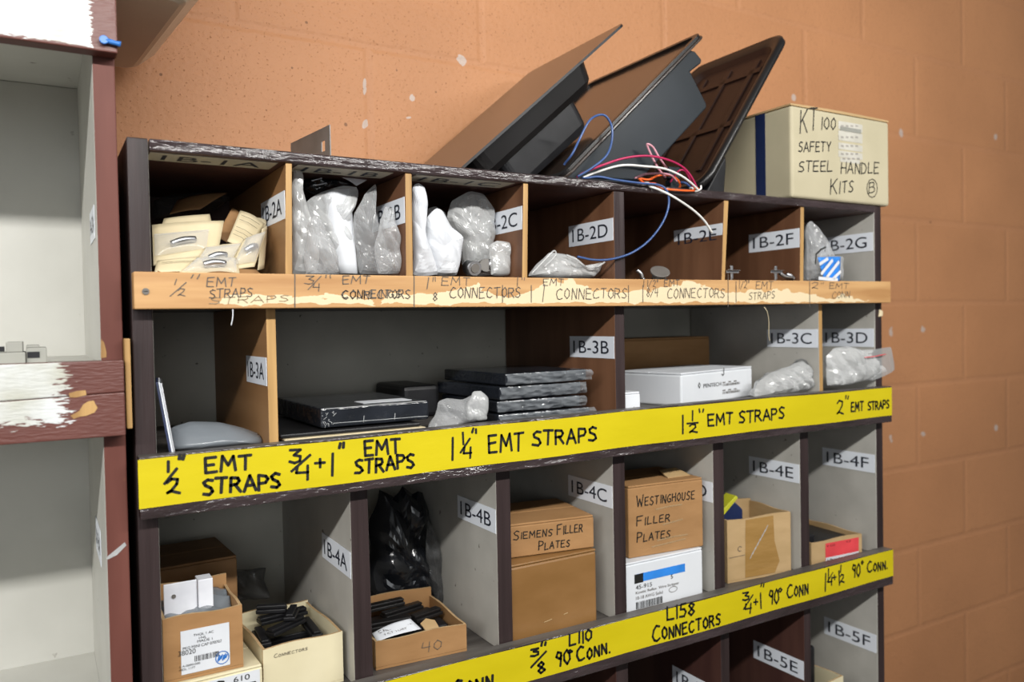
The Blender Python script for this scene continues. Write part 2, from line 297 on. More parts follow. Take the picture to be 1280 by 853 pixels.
# ------------------------------------------------------------------ mesh collector
class MB:
    def __init__(s): s.v = []; s.f = []; s.mi = []; s.sm = []
    def add(s, vs, fs, mi=0, smooth=False):
        o = len(s.v); s.v += [Vector(p) for p in vs]
        for f in fs: s.f.append([i+o for i in f]); s.mi.append(mi); s.sm.append(smooth)
    def box(s, lo, hi, mi=0, fm=None):
        x0, y0, z0 = lo; x1, y1, z1 = hi
        vs = [(x0, y0, z0), (x1, y0, z0), (x1, y1, z0), (x0, y1, z0), (x0, y0, z1), (x1, y0, z1), (x1, y1, z1), (x0, y1, z1)]
        fs = dict(b=[3, 2, 1, 0], t=[4, 5, 6, 7], f=[0, 1, 5, 4], k=[2, 3, 7, 6], l=[3, 0, 4, 7], r=[1, 2, 6, 5])
        for k, f in fs.items(): s.add(vs, [f], (fm or {}).get(k, mi)) if False else None
        o = len(s.v); s.v += [Vector(p) for p in vs]
        for k, f in fs.items(): s.f.append([i+o for i in f]); s.mi.append((fm or {}).get(k, mi)); s.sm.append(False)
    def obox(s, O, X, Y, Z, mi=0):
        O, X, Y, Z = Vector(O), Vector(X), Vector(Y), Vector(Z)
        vs = [O, O+X, O+X+Y, O+Y, O+Z, O+X+Z, O+X+Y+Z, O+Y+Z]
        s.add(vs, [[3, 2, 1, 0], [4, 5, 6, 7], [0, 1, 5, 4], [2, 3, 7, 6], [3, 0, 4, 7], [1, 2, 6, 5]], mi)
    def prism(s, poly, off, mi=0, side=None):
        """poly: list of 3D points (front outline), off: extrude vector"""
        n = len(poly); off = Vector(off); p = [Vector(a) for a in poly]
        nor = Vector()
        for i in range(n): nor += (p[i]-p[0]).cross(p[(i+1) % n]-p[0])
        if nor.dot(off) > 0: p.reverse()
        o = len(s.v); s.v += p + [a+off for a in p]
        s.f.append([o+i for i in range(n)]); s.mi.append(mi); s.sm.append(False)
        s.f.append([o+n+i for i in reversed(range(n))]); s.mi.append(mi); s.sm.append(False)
        for i in range(n):
            j = (i+1) % n; s.f.append([o+j, o+i, o+n+i, o+n+j]); s.mi.append(mi if side is None else side); s.sm.append(False)
    def tube(s, pts, r, mi=0, k=8, caps=True):
        pts = [Vector(p) for p in pts]; n = len(pts); rings = []
        t0 = (pts[1]-pts[0]).normalized(); a = t0.orthogonal().normalized()
        for i in range(n):
            t = (pts[min(i+1, n-1)]-pts[max(i-1, 0)]).normalized()
            a = (a - t*a.dot(t)).normalized(); b = t.cross(a)
            rr = r[i] if isinstance(r, list) else r
            rings.append([pts[i]+(a*math.cos(6.2832*j/k)+b*math.sin(6.2832*j/k))*rr for j in range(k)])
        o = len(s.v)
        for R in rings: s.v += R
        for i in range(n-1):
            for j in range(k):
                q = (j+1) % k; s.f.append([o+i*k+j, o+i*k+q, o+(i+1)*k+q, o+(i+1)*k+j]); s.mi.append(mi); s.sm.append(True)
        if caps:
            s.f.append([o+j for j in reversed(range(k))]); s.mi.append(mi); s.sm.append(False)
            s.f.append([o+(n-1)*k+j for j in range(k)]); s.mi.append(mi); s.sm.append(False)
    def cyl(s, c, axis, r, h, mi=0, k=20):
        c = Vector(c); ax = Vector(axis).normalized(); s.tube([c, c+ax*h], r, mi, k)
    def grid(s, fn, nu, nv, mi=0, smooth=True):
        o = len(s.v)
        for i in range(nu+1):
            for j in range(nv+1): s.v.append(Vector(fn(i/nu, j/nv)))
        for i in range(nu):
            for j in range(nv):
                a = o+i*(nv+1)+j; s.f.append([a, a+nv+1, a+nv+2, a+1]); s.mi.append(mi); s.sm.append(smooth)
    def build(s, name, mats, parent=None, origin=None, bevel=0, solid=0, subsurf=0, segs=2):
        if not isinstance(mats, (list, tuple)): mats = [mats]
        if parent is not None: off = Vector(parent['_o'])
        elif origin is not None: off = Vector(origin)
        else:
            xs = [p.x for p in s.v]; ys = [p.y for p in s.v]; zs = [p.z for p in s.v]
            off = Vector(((min(xs)+max(xs))/2, (min(ys)+max(ys))/2, min(zs)))
        me = bpy.data.meshes.new(name); me.from_pydata([tuple(p-off) for p in s.v], [], s.f)
        for mt in mats: me.materials.append(mt)
        me.polygons.foreach_set('material_index', s.mi); me.polygons.foreach_set('use_smooth', s.sm); me.update()
        o = bpy.data.objects.new(name, me); COL.objects.link(o)
        if parent is not None:
            o.parent = parent
            o['_o'] = list(off)
        else:
            o.location = off; o['_o'] = list(off)
        if solid: md = o.modifiers.new('thickness', 'SOLIDIFY'); md.thickness = solid; md.offset = 0
        if bevel: md = o.modifiers.new('edges', 'BEVEL'); md.width = bevel; md.segments = segs; md.limit_method = 'ANGLE'; md.angle_limit = .7
        if subsurf: md = o.modifiers.new('smooth', 'SUBSURF'); md.levels = subsurf; md.render_levels = subsurf
        return o
def tag(o, label, cat, group=None):
    o['label'] = label; o['category'] = cat
    if group: o['group'] = group
    return o
def thing(name, label, cat, loc, group=None):
    o = bpy.data.objects.new(name, None); COL.objects.link(o); o.location = loc; o['_o'] = list(loc); o.empty_display_size = .03
    return tag(o, label, cat, group)
def struct(o): o['kind'] = 'structure'; return o

# ------------------------------------------------------------------ lettering
G = {
 'A': [[(0, 0), (.35, 1), (.7, 0)], [(.12, .36), (.58, .36)]], 'B': [[(0, 0), (0, 1), (.45, .95), (.5, .72), (.42, .55), (0, .52)], [(.42, .55), (.62, .4), (.6, .12), (.4, 0), (0, 0)]],
 'C': [[(.6, .9), (.35, 1), (.08, .75), (0, .4), (.15, .06), (.4, 0), (.65, .12)]], 'D': [[(0, 0), (0, 1), (.4, .9), (.62, .5), (.42, .1), (0, 0)]],
 'E': [[(.55, 1), (0, 1), (0, 0), (.58, 0)], [(0, .52), (.45, .54)]], 'F': [[(.6, 1), (0, .98), (0, 0)], [(0, .52), (.45, .54)]],
 'G': [[(.6, .9), (.3, 1), (.05, .7), (.03, .3), (.25, 0), (.6, .1), (.6, .42), (.36, .42)]], 'H': [[(0, 0), (0, 1)], [(.58, 0), (.58, 1)], [(0, .5), (.58, .52)]],
 'I': [[(.1, 0), (.1, 1)]], 'J': [[(.4, 1), (.4, .15), (.2, 0), (0, .15)]], 'K': [[(0, 0), (0, 1)], [(.6, 1), (0, .42)], [(.2, .58), (.62, 0)]], 'L': [[(0, 1), (0, 0), (.55, .02)]],
 'M': [[(0, 0), (.08, 1), (.4, .35), (.72, 1), (.8, 0)]], 'N': [[(0, 0), (.02, 1), (.55, 0), (.58, 1)]], 'O': [[(.3, 1), (.05, .72), (.03, .3), (.3, 0), (.58, .3), (.56, .75), (.3, 1)]],
 'P': [[(0, 0), (0, 1), (.45, .95), (.56, .72), (.42, .5), (0, .45)]], 'R': [[(0, 0), (0, 1), (.45, .95), (.54, .72), (.4, .52), (0, .48)], [(.25, .5), (.6, 0)]],
 'S': [[(.56, .9), (.3, 1), (.05, .82), (.12, .6), (.45, .42), (.55, .2), (.35, 0), (0, .08)]], 'T': [[(0, 1), (.65, 1)], [(.33, 1), (.31, 0)]], 'U': [[(0, 1), (.03, .2), (.28, 0), (.52, .2), (.55, 1)]],
 'V': [[(0, 1), (.3, 0), (.6, 1)]], 'W': [[(0, 1), (.2, 0), (.42, .7), (.62, 0), (.85, 1)]], 'X': [[(0, 0), (.6, 1)], [(0, 1), (.6, 0)]], 'Y': [[(0, 1), (.3, .5), (.6, 1)], [(.3, .5), (.28, 0)]],
 'Z': [[(0, 1), (.6, 1), (0, 0), (.6, 0)]],
 '0': [[(.3, 1), (.05, .72), (.03, .3), (.3, 0), (.55, .3), (.54, .75), (.3, 1)]], '1': [[(.12, 1), (.1, 0)]], '2': [[(.02, .78), (.2, 1), (.5, .88), (.48, .6), (.2, .25), (.02, .08), (.2, .16), (.6, 0)]],
 '3': [[(.02, .95), (.5, .97), (.22, .6), (.52, .45), (.5, .12), (.25, 0), (0, .1)]], '4': [[(.08, 1), (0, .5), (.55, .5)], [(.5, 1), (.46, 0)]], '5': [[(.55, 1), (.1, 1), (.05, .58), (.4, .62), (.55, .35), (.4, .03), (0, .05)]],
 '6': [[(.45, 1), (.1, .5), (.05, .15), (.3, 0), (.5, .2), (.35, .45), (.08, .3)]], '7': [[(0, 1), (.55, 1), (.2, 0)]], '8': [[(.3, .52), (.06, .75), (.28, 1), (.5, .78), (.3, .52), (.03, .25), (.28, 0), (.56, .25), (.3, .52)]],
 '9': [[(.5, .72), (.3, .55), (.05, .72), (.2, 1), (.5, .9), (.48, .5), (.4, 0)]], '/': [[(0, 0), (.6, 1)]], '"': [[(.05, 1), (.03, .72)], [(.2, 1), (.18, .72)]], '+': [[(0, .5), (.5, .5)], [(.25, .78), (.25, .22)]],
 '.': [[(.02, .0), (.06, .03)]], '-': [[(0, .5), (.4, .5)]], '°': [[(.15, 1), (.02, .87), (.14, .74), (.27, .87), (.15, 1)]], '|': [[(.1, 0), (.1, 1)]], ':': [[(.05, .2), (.06, .24)], [(.05, .7), (.06, .74)]], ' ': [],
}
def stroke(mb, pts, nrm, wd, mi, lift=.0004):
    nrm = nrm.normalized(); n = len(pts)
    for i in range(n-1):
        a, b = pts[i], pts[i+1]; d = b-a
        if d.length < 1e-6: continue
        d.normalize(); e = nrm.cross(d)*wd*.5; x = d*wd*.4; L = nrm*lift
        a2, b2 = a-x, b+x
        mb.add([a2-e*.75+L, a2+e*.75+L, a+e+L, b+e+L, b2+e*.75+L, b2-e*.75+L, b-e+L, a-e+L], [[7, 6, 5, 4, 3, 2, 1, 0]] , mi)
def scribe(mb, text, O, W, H, pen=.0022, mi=1, seed=1, jit=.03, lift=.0004, slant=0):
    """hand lettering: O lower-left corner, W full width vector, H full height vector; lower-case = small capitals"""
    rnd = random.Random(seed); O, W, H = Vector(O), Vector(W), Vector(H); nrm = W.cross(H)
    x = 0; out = []
    for ch in text:
        sc_ = 1.0
        if ch not in G and ch.upper() in G or ch.islower(): sc_ = .74; ch = ch.upper()
        if ch == '^': continue
        g = G.get(ch, []); wid = max([p[0] for l in g for p in l], default=.35)
        dy = rnd.uniform(-.04, .04)
        for l in g:
            out.append([(x+(p[0]+rnd.uniform(-jit, jit))*sc_+slant*p[1], p[1]*sc_+dy+rnd.uniform(-jit, jit)) for p in l])
        x += wid*sc_ + (.22 if ch != ' ' else .05)
    tot = max(x-.22, .1)
    for l in out: stroke(mb, [O+W*(p[0]/tot)+H*p[1] for p in l], nrm, pen, mi, lift)
def scribe_px(mb, text, bl, br, top, Y, **k):
    a = at(*bl, Y); b = at(*br, Y); t = at(bl[0], top, Y)
    scribe(mb, text, a, b-a, Vector((0, 0, t.z-a.z)), **k)
_fc = {}
def typed(mb, text, O, W, H, mi=1, lift=.0004):
    """printed sans lettering fitted to the W x H frame"""
    if text not in _fc:
        cu = bpy.data.curves.new('t', 'FONT'); cu.body = text; cu.resolution_u = 4
        ob = bpy.data.objects.new('t', cu); COL.objects.link(ob)
        dg = bpy.context.evaluated_depsgraph_get(); me = ob.evaluated_get(dg).to_mesh()
        vs = [v.co.copy() for v in me.vertices]; fs = [list(p.vertices) for p in me.polygons]
        ob.evaluated_get(dg).to_mesh_clear(); bpy.data.objects.remove(ob); bpy.data.curves.remove(cu)
        _fc[text] = (vs, fs)
    vs, fs = _fc[text]
    if not vs: return
    x0 = min(v.x for v in vs); x1 = max(v.x for v in vs); y0 = min(v.y for v in vs); y1 = max(v.y for v in vs)
    O, W, H = Vector(O), Vector(W), Vector(H); n = W.cross(H).normalized()
    mb.add([O+W*((v.x-x0)/(x1-x0))+H*((v.y-y0)/(y1-y0))+n*lift for v in vs], fs, mi)
def bars(mb, O, W, H, n, mi, seed=1, lift=.0004):
    rnd = random.Random(seed); O, W, H = Vector(O), Vector(W), Vector(H); N_ = W.cross(H).normalized()*lift; x = 0
    for i in range(n):
        a = (i+rnd.uniform(0, .3))/n; b = a+rnd.uniform(.25, .65)/n
        mb.add([O+W*a+N_, O+W*b+N_, O+W*b+H+N_, O+W*a+H+N_], [[0, 1, 2, 3]], mi)
def quad(mb, O, W, H, mi=0, lift=0):
    O, W, H = Vector(O), Vector(W), Vector(H); n = W.cross(H).normalized()*lift
    mb.add([O+n, O+W+n, O+W+H+n, O+H+n], [[0, 1, 2, 3]], mi)
def patch(mb, O, W, H, t, mi=0):
    """thin sticker with real thickness t standing out of its surface"""
    W, H = Vector(W), Vector(H); n = W.cross(H).normalized(); mb.obox(Vector(O), W, H, n*t, mi)

# ------------------------------------------------------------------ room
mb = MB(); mb.box((-2.2, YW, -1.30), (3.6, YW+.1, 1.35)); struct(mb.build('wall_back', M['wall'], origin=(0, 0, 0)))
mb = MB(); mb.box((-2.2, -2.6, -1.36), (3.6, YW, -1.30)); struct(mb.build('floor', M['floor']))

# ------------------------------------------------------------------ the pigeonhole shelving unit
D = .3067; ZT = .1348; FLOOR = -1.30
Z2, Z3, Z4, Z5 = -.023, -.190, -.474, -.758        # compartment floors
unit = thing('pigeonhole_shelving_unit', 'dark brown pigeonhole shelving unit with yellow taped front strips, against the orange wall', 'shelving unit', (.6, .15, FLOOR))
BR, GY, PL = 0, 1, 2
def board(name, lo, hi, mats, fm, bevel=.0012, parent=unit):
    mb = MB(); mb.box(lo, hi, 0, fm); return mb.build(name, mats, parent, bevel=bevel)
side_l = board('side_panel', (0, 0, FLOOR), (.0195, D, ZT), [M['brown_paint'], M['grey']], dict(r=1))
side_r = board('side_panel', (1.178, 0, FLOOR), (1.1965, D, ZT), [M['brown_paint'], M['grey']], dict(l=1))
board('top_board', (.0203, -.002, .1225), (1.1772, D, ZT), [M['brown_paint_h'], M['ply_dark']], dict(b=1), .002)
board('back_panel', (0, D, FLOOR), (1.1965, D+.006, ZT), M['grey_back'], {}, 0)
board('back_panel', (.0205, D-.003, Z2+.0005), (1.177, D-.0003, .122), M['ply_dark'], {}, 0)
shelf_b = {}
for nm, z, zb in ((2, Z2, -.0345), (3, Z3, Z3-.018), (4, Z4, Z4-.018), (5, Z5, Z5-.018), (6, -1.02, -1.038), (7, -1.20, -1.218)):
    board('shelf_board', (.0197, 0, zb), (1.1778, D-.0003, z), [M['strip_top']], {}, 0)
CEIL = {2: .1222, 3: -.0347, 4: Z3-.0182, 5: Z4-.0182}
def lab_mesh(text, X, z0, z1, y0, y1):
    """printed sticker on a left-hand divider face: the text runs from the back to the front edge"""
    mb = MB(); W = Vector((0, y0-y1, 0)); H = Vector((0, 0, z1-z0))
    O = Vector((X-.0002, y1, z0)); patch(mb, O, W, H, .0005, 0)
    typed(mb, text, O+W*.09+H*.2+Vector((-.0005, 0, 0)), W*.80, H*.6, 1)
    return mb
def divider(row, x0b, x1b, x0t, x1t, mats, label, lz, back=D-.0036, ytop=None, lab_len=.110):
    z0 = FLOORS[row]+.0002; z1 = CEIL[row]
    mb = MB(); y0 = .0012; y1 = back
    vs = [(x0b, y0, z0), (x1b, y0, z0), (x1b, y1, z0), (x0b, y1, z0), (x0t, y0, z1), (x1t, y0, z1), (x1t, y1, z1), (x0t, y1, z1)]
    o = 0; mb.v = [Vector(v) for v in vs]
    for f, mi in (([3, 2, 1, 0], 0), ([4, 5, 6, 7], 0), ([0, 1, 5, 4], 1), ([2, 3, 7, 6], 0), ([3, 0, 4, 7], 0), ([1, 2, 6, 5], 0)):
        mb.f.append(f); mb.mi.append(mi); mb.sm.append(False)
    d = mb.build('divider', mats, unit, bevel=.0008)
    if label:
        t = (lz-z0)/(z1-z0); X = x0b+(x0t-x0b)*t
        l = lab_mesh(label, min(x0b, x0t, X)-.0001 if abs(x0t-x0b) < .001 else X-.0004, lz-.031, lz, .0025, lab_len).build('label_sticker', [M['label'], M['print']], d)
        l['label'] = 'white sticker printed '+label
    return d
FLOORS = {2: Z2, 3: Z3, 4: Z4, 5: Z5}
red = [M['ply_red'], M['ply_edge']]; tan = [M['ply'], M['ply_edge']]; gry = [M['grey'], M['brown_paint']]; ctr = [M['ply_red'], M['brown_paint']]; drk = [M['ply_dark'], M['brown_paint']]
divider(2, .1535, .1615, .1575, .1645, tan, '1B-2A', .0925)
divider(2, .2965, .3057, .2985, .3070, red, '1B-2B', .0945)
divider(2, .4572, .4655, .4625, .4700, red, '1B-2C', .0932)
divider(2, .6085, .6270, .6085, .6270, ctr, '1B-2D', .0855)
divider(2, .8100, .8165, .8190, .8285, red, '1B-2E', .0880)
divider(2, .9860, .9945, .9900, .9985, red, '1B-2F', .0880)
divider(3, .1322, .1425, .1322, .1425, tan, '1B-3A', -.0905, lab_len=.100)
divider(3, .6070, .6240, .6070, .6240, ctr, '1B-3B', -.0790)
divider(3, 1.0320, 1.0410, 1.0310, 1.0400, [M['grey'], M['ply_edge']], '1B-3C', -.0772)
divider(4, .2225, .2450, .2215, .2425, gry, '1B-4A', -.3180, D-.0005)
divider(4, .4135, .4345, .4135, .4345, gry, '1B-4B', -.2945, D-.0005)
divider(4, .5995, .6205, .5995, .6205, gry, '1B-4C', -.2872, D-.0005)
divider(4, .7890, .8110, .7890, .8110, gry, '1B-4D', -.3040, D-.0005)
divider(4, .9822, 1.0030, .9822, 1.0030, gry, '1B-4E', -.2975, D-.0005)
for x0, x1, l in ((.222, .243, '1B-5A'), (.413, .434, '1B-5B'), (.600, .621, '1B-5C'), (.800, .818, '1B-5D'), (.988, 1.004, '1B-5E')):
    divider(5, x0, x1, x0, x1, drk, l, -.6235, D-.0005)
for l, lz in (('1B-2G', .0895), ('1B-3D', -.0790), ('1B-4F', -.3010), ('1B-5F', -.6205)):
    s = lab_mesh(l, 1.1778, lz-.0325, lz, .0025, .112).build('label_sticker', [M['label'], M['print']], side_r); s['label'] = 'white sticker printed '+l
# stickers under the top board, printed 1B-1A ... , read from below
for x0, x1, t in ((.022, .150, '1B-1A'), (.172, .285, '1B-1B'), (.315, .452, '1B-1C')):
    mb = MB(); O = Vector((x0, .045, .1224)); W = Vector((x1-x0, 0, 0)); H = Vector((0, -.040, 0)); patch(mb, O, W, H, .0005, 0)
    typed(mb, t, O+W*.1+H*.2+Vector((0, 0, -.0005)), W*.8, H*.6, 1)
    mb.build('label_sticker', [M['label_old'], M['print']], unit)['label'] = 'yellowed sticker on the underside of the top board'
# front strips
YF = -.020
def strip(zfun, h, mats, fm, x0=.0008, x1=1.1935, name='front_strip', extra=None):
    mb = MB(); n = 24
    for i in range(n+1):
        x = x0+(x1-x0)*i/n; z = zfun(x)
        mb.v += [Vector((x, YF, z-h)), Vector((x, YF, z)), Vector((x, -.0003, z)), Vector((x, -.0003, z-h))]
    for i in range(n):
        a = i*4; b = a+4
        for f, k in (([a, b, b+1, a+1], 'f'), ([a+1, b+1, b+2, a+2], 't'), ([a+2, b+2, b+3, a+3], 'k'), ([a+3, b+3, b, a], 'b')):
            mb.f.append(f); mb.mi.append(fm.get(k, 0)); mb.sm.append(False)
    mb.f.append([0, 1, 2, 3]); mb.mi.append(0); mb.sm.append(False)
    a = n*4; mb.f.append([a+3, a+2, a+1, a]); mb.mi.append(0); mb.sm.append(False)
    if extra: extra(mb)
    return mb.build(name, mats, unit, bevel=.0012)
def tape(st, zfun, top, h, texts, x0=-.0002, x1=1.1932):
    mb = MB(); n = 24; y = YF-.0003
    for i in range(n+1):
        x = x0+(x1-x0)*i/n; z = zfun(x)-top+.0006*math.sin(x*23)
        mb.v += [Vector((x, y, z-h)), Vector((x, y, z)), Vector((x, y+.0002, z)), Vector((x, y+.0002, z-h))]
    for i in range(n):
        a = i*4; b = a+4
        for f in ([a, b, b+1, a+1], [a+1, b+1, b+2, a+2], [a+3, b+3, b, a]): mb.f.append(f); mb.mi.append(0); mb.sm.append(False)
    for k, (t, bl, br, tp, pen) in enumerate(texts): scribe_px(mb, t, bl, br, tp, y, pen=pen*1.25, seed=k+7)
    return mb.build('yellow_tape', [M['yellow'], M['ink']], st)
z1f = lambda x: -.0006+.0028*max(0, (x-.6)/.6)
def pen_lines(mb):
  y = YF-.0002
  for k, (t, bl, br, tp, pen, mi) in enumerate([
    ('1', (217, 356), (219, 356), 349, .0009, 0), ('/', (213, 370), (230, 370), 353, .0009, 0), ('2', (222, 370), (231, 370), 361, .0009, 0), ('"', (235, 361), (245, 361), 342, .0010, 0),
    ('EMT', (259, 358), (294, 358), 347, .0010, 0), ('STRAPS', (262, 373), (315, 371), 362, .0010, 0), ('3', (381, 356), (391, 356), 345, .0009, 0), ('/', (385, 362), (400, 362), 345, .0009, 0), ('4', (391, 364), (399, 364), 355, .0009, 0),
    ('"', (403, 357), (411, 357), 343, .0010, 0), ('EMT', (428, 355), (462, 355), 345, .0010, 0), ('CONNECTORS', (428, 374), (512, 373), 363, .0011, 0), ('COUPLINGS', (427, 373), (500, 372), 364, .0010, 0),
    ('1"', (531, 362), (543, 362), 347, .0010, 0), ('EMT', (552, 357), (587, 357), 347, .0009, 0), ('&', (538, 376), (546, 376), 366, .001, 0), ('CONNECTORS', (562, 373), (650, 372), 360, .0011, 0), ('8', (541, 376), (546, 376), 366, .001, 0),
    ('1"', (644, 358), (654, 358), 347, .0009, 0), ('EMT', (679, 357), (704, 357), 349, .0009, 0), ('CONNECTORS', (695, 374), (783, 373), 361, .0011, 0), ('1', (676, 377), (679, 377), 356, .001, 0),
    ('1 1/2"', (804, 359), (822, 359), 350, .0008, 0), ('EMT', (830, 358), (849, 358), 350, .0009, 0), ('8/4', (808, 371), (822, 371), 360, .0009, 0), ('CONNECTORS', (834, 373), (905, 372), 361, .0011, 0),
    ('1 1/2"', (919, 361), (936, 361), 351, .0009, 0), ('EMT', (945, 361), (966, 361), 352, .0010, 0), ('STRAPS', (936, 375), (968, 373), 366, .0009, 0),
    ('2"', (1014, 361), (1028, 361), 353, .001, 0), ('EMT', (1037, 361), (1060, 361), 354, .0010, 0), ('CONN', (1040, 373), (1062, 372), 365, .0009, 0), ('STRAPS', (262, 380), (360, 377), 372, .0008, 1)]):
      scribe_px(mb, t, bl, br, tp, y, pen=pen, seed=k+40, mi=mi+1, jit=.04, slant=.08)
  for u in (368.5, 517.5, 628, 664, 785.5, 803.5, 910, 920, 1012):
      top_, bot_ = (343, 384) if u not in (664, 803.5, 920, 785.5, 628) else (357, 378)
      a = at(u, bot_, y); b = at(u, top_, y); stroke(mb, [a, b], Vector((0, -1, 0)), .0011, 1)
st = strip(z1f, .0368, [M['rail_wood'], M['pencil'], M['faint']], {}, extra=pen_lines)
mb = MB(); p = at(182, 364.5, YF); mb.cyl((p.x, YF-.0012, p.z), (0, 1, 0), .0033, .003, 0, 16); mb.tube([(p.x-.002, YF-.0013, p.z), (p.x+.002, YF-.0013, p.z)], .0004, 1, 6)
mb.build('screw', [M['dull_metal'], M['ink']], st)
z3f = lambda x: -.1845+.0045*min(1, x/.75)-.0012*max(0, (x-.75)/.45)+.0012

st = strip(z3f, .0620, [M['brown_paint_h'], M['strip_top']], dict(t=1))
tape(st, z3f, .0022, .0485, [
    ('1', (209, 590), (211, 590), 577, .0024), ('/', (205, 604), (221, 604), 585, .0024), ('2', (209, 618), (225, 616), 599, .0024), ('"', (224, 588), (230, 588), 569, .0028),
    ('EMT', (257, 591), (314, 586), 573, .0026), ('STRAPS', (254, 619), (350, 610), 600, .0027), ('3', (362, 579), (376, 578), 562, .0024), ('/', (364, 589), (387, 587), 570, .0024), ('4', (371, 601), (386, 600), 584, .0024),
    ('+', (394, 588), (406, 587), 570, .0024), ('1', (413, 595), (416, 595), 568, .0025), ('"', (424, 574), (430, 573), 554, .0028),
    ('EMT', (456, 570), (500, 566), 552, .0026), ('STRAPS', (444, 593), (517, 584), 576, .0026),
    ('1', (563, 574), (566, 574), 547, .0024), ('1', (577, 556), (579, 556), 541, .0022), ('/', (575, 567), (588, 565), 551, .0022), ('4', (579, 574), (589, 573), 560, .0022), ('"', (590, 554), (595, 554), 536, .0024),
    ('EMT', (611, 567), (654, 562), 545, .0026), ('STRAPS', (666, 558), (745, 551), 540, .0027),
    ('1', (852, 541), (854, 541), 519, .0025), ('1', (864, 526), (866, 526), 514, .0022), ('-', (859, 534), (872, 533), 525, .0022), ('2', (862, 541), (871, 540), 530, .0022), ('"', (873, 525), (879, 525), 511, .0024),
    ('EMT', (885, 533), (916, 530), 519, .0026), ('STRAPS', (924, 529), (980, 523), 515, .0026),
    ('2', (1046, 519), (1054, 518), 501, .0024), ('"', (1056, 507), (1060, 507), 495, .0026), ('EMT', (1064, 515), (1079, 513), 504, .0024), ('STRAPS', (1085, 513), (1111, 510), 503, .0024)])
z4f = lambda x: -.4645-.0015*math.sin(math.pi*min(1, max(0, (x-.1)/.95)))
st = strip(z4f, .0620, [M['brown_paint_h'], M['strip_top']], dict(t=1))
tape(st, z4f, .0015, .0460, [
    ('Conn.', (566, 872), (621, 858), 852, .0028),
    ('3', (663, 821), (673, 819), 812, .0025), ('/', (664, 834), (682, 830), 818, .0025), ('8', (672, 843), (681, 841), 829, .0025), ('"', (676, 816), (682, 815), 804, .003),
    ('L110', (712, 807), (739, 801), 793, .0024), ('90', (695, 834), (712, 830), 816, .0025), ('°', (709, 828), (715, 827), 813, .0024), ('Conn.', (721, 828), (762, 816), 811, .0026),
    ('L158', (834, 775), (868, 769), 759, .0026), ('Connectors', (816, 803), (900, 781), 784, .0026),
    ('3', (928, 751), (936, 750), 741, .0023), ('/', (929, 762), (941, 758), 748, .0021), ('4', (931, 768), (939, 767), 756, .0023), ('+', (942, 759), (947, 758), 747, .0021), ('1', (949, 761), (951, 761), 742, .0024), ('"', (951, 744), (955, 744), 730, .0022),
    ('90', (961, 757), (973, 754), 739, .0024), ('°', (973, 752), (977, 751), 736, .0022), ('Conn', (984, 749), (1010, 742), 732, .0025),
    ('1', (1030, 739), (1032, 739), 718, .0024), ('1', (1034, 722), (1036, 722), 711, .0022), ('/', (1034, 728), (1041, 726), 718, .0018), ('4', (1035, 733), (1040, 732), 723, .0022), ('+', (1041, 727), (1045, 726), 717, .0022), ('1', (1047, 731), (1049, 731), 713, .0024), ('1', (1049, 716), (1051, 716), 707, .0022), ('2', (1050, 729), (1055, 728), 719, .0022),
    ('90', (1065, 723), (1075, 720), 707, .0024), ('°', (1076, 716), (1079, 715), 702, .0022), ('Conn.', (1084, 716), (1109, 711), 703, .0025)])
z5f = lambda x: -.7490
st = strip(z5f, .0655, [M['brown_paint_h'], M['strip_top']], dict(t=1)); tape(st, z5f, .0055, .046, [])
# small chip of plaster on the right side panel edge, hanging threads
mb = MB(); p = at(1100, 392, -.0005); mb.prism([(p.x-.006, -.0002, p.z-.006), (p.x+.004, -.0002, p.z-.005), (p.x+.005, -.0002, p.z+.004), (p.x-.003, -.0002, p.z+.007)], (0, -.003, 0))
mb.build('paint_chip', M['cream_paper'], side_r, bevel=.001)

# ------------------------------------------------------------------ the cream cabinet on the left
cab = thing('storage_cabinet', 'cream storage cabinet with red-brown edges and white brushed rails, cut by the left edge', 'cabinet', (-.4, .15, FLOOR))
LX0, LX1, LIN = -.80, -.0085, -.0285
ZL = .274
def cbox(name, lo, hi, mats, fm={}, bevel=.0012):
    mb = MB(); mb.box(lo, hi, 0, fm); return mb.build(name, mats, cab, bevel=bevel)
cl_r = cbox('side_panel', (LIN, 0, FLOOR), (LX1, D, ZL-.016), [M['redbrown'], M['cream']], dict(l=1))
cbox('side_panel', (LX0, 0, FLOOR), (LX0+.02, D, ZL-.016), [M['redbrown'], M['cream']], dict(r=1))
cbox('back_panel', (LX0, D+.0002, FLOOR), (LX1, D+.006, ZL-.016), M['cream'])
cbox('top_board', (LX0, 0, ZL-.0158), (LX1, D+.006, ZL), [M['redbrown_h'], M['cream']], dict(b=1))
for z in (-.0895, -.482, -.86, -1.2):
    cbox('shelf_board', (LX0+.0202, .0002, z-.018), (LIN-.0002, D, z), M['cream'], {}, 0)
cbox('front_rail', (LX0, -.020, .2095), (LX1+.0013, -.0002, ZL), [M['redbrown_h'], M['brush_top']], dict(f=1), .0015)
